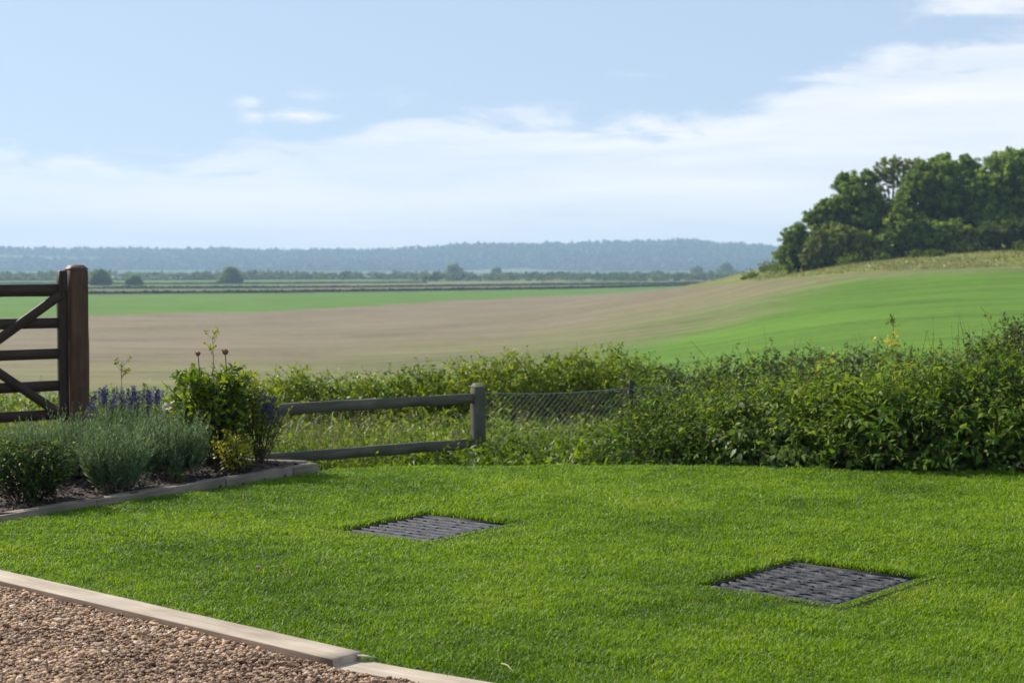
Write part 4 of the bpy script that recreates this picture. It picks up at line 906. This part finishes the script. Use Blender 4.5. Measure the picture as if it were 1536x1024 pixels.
pts = [(a * 1.25 + .5, e * 5) for a, e in ((-.40, .080), (-.32, .077), (-.155, .075), (-.09, .094), (-.0075, .099), (.09, .098), (.15, .106), (.19, .122), (.25, .137), (.32, .148), (.40, .16))]
while len(cu.points) < len(pts): cu.points.new(.5, .5)
for p_, (a, b) in zip(cu.points, pts): p_.location = (a, b)
fc.mapping.update()
e0 = mathn(nt, 'DIVIDE', fc.outputs[0], 5.)
dd = mathn(nt, 'ADD', mathn(nt, 'SUBTRACT', e0, ele), mathn(nt, 'MULTIPLY', mathn(nt, 'SUBTRACT', n1, .52), .10))
cm = N(nt, 'ShaderNodeMapRange', {0: dd, 1: -.005, 2: .020, 3: 0., 4: 1.}, interpolation_type='SMOOTHSTEP').outputs[0]
veil = N(nt, 'ShaderNodeMapRange', {0: n2, 1: .33, 2: .64, 3: .45, 4: .97}).outputs[0]
# wisps above the bank
wi = N(nt, 'ShaderNodeMapRange', {0: mathn(nt, 'ADD', n1, mathn(nt, 'MULTIPLY', mathn(nt, 'SUBTRACT', e0, ele), 3.)), 1: .52, 2: .72, 3: 0., 4: .5}, interpolation_type='SMOOTHSTEP').outputs[0]
cm = mathn(nt, 'MAXIMUM', mathn(nt, 'MULTIPLY', cm, veil), wi)
# a few small puffs of cloud off the end of the bank
for pa, pe, ra, re, st_ in ((-.131, .0925, .026, .0085, .9), (-.161, .0925, .011, .005, .8), (-.163, .1005, .013, .0045, .7), (.29, .158, .05, .010, .75), (-.125, .105, .02, .004, .3)):
    qa = mathn(nt, 'DIVIDE', mathn(nt, 'SUBTRACT', az, pa), ra); qe = mathn(nt, 'DIVIDE', mathn(nt, 'SUBTRACT', ele, pe), re)
    q_ = mathn(nt, 'SQRT', mathn(nt, 'ADD', mathn(nt, 'MULTIPLY', qa, qa), mathn(nt, 'MULTIPLY', qe, qe)))
    q_ = mathn(nt, 'ADD', q_, mathn(nt, 'MULTIPLY', mathn(nt, 'SUBTRACT', n1, .5), -5.))
    cm = mathn(nt, 'MAXIMUM', cm, N(nt, 'ShaderNodeMapRange', {0: q_, 1: 1.2, 2: -.2, 3: 0., 4: st_}, interpolation_type='SMOOTHSTEP').outputs[0])
hz_ = N(nt, 'ShaderNodeMapRange', {0: ele, 1: 0., 2: .06, 3: .75, 4: .0}, interpolation_type='SMOOTHSTEP').outputs[0]
cm = mathn(nt, 'MAXIMUM', cm, hz_)
cm = mathn(nt, 'MULTIPLY', cm, N(nt, 'ShaderNodeMapRange', {0: ele, 1: -.03, 2: 0., 3: 0., 4: 1.}).outputs[0])
cc = mixc(nt, sky and .5, (5.4, 5.4, 5.5), (5.4, 5.4, 5.4))
out = mixc(nt, cm, mixc(nt, .78, sky.outputs[0], (2.6, 3.22, 4.05)), cc)
bg = N(nt, 'ShaderNodeBackground', {'Color': out, 'Strength': .12}); N(nt, 'ShaderNodeOutputWorld', {'Surface': bg.outputs[0]})

# ------------------------------------------------------------------ camera and render settings
cd = bpy.data.cameras.new('camera'); cam = bpy.data.objects.new('camera', cd); COL.objects.link(cam); scene.camera = cam
cd.sensor_width = 36; cd.lens = F / 1536 * 36; cd.clip_end = 12000; cd.clip_start = .1
cam.location = (0, 0, EYE); cam.rotation_euler = (math.pi / 2 - PITCH, 0, 0)
cd.dof.use_dof = True; cd.dof.focus_distance = 8.3; cd.dof.aperture_fstop = 4.5
scene.view_settings.view_transform = 'Standard'; scene.view_settings.look = 'None'; scene.view_settings.exposure = .75; scene.view_settings.gamma = 1
cy = scene.cycles; cy.max_bounces = 6; cy.diffuse_bounces = 3; cy.glossy_bounces = 2; cy.transmission_bounces = 3; cy.volume_bounces = 0; cy.caustics_reflective = False; cy.caustics_refractive = False
cy.use_denoising = True; cy.use_adaptive_sampling = False; cy.sample_clamp_indirect = 4
scene.render.film_transparent = False
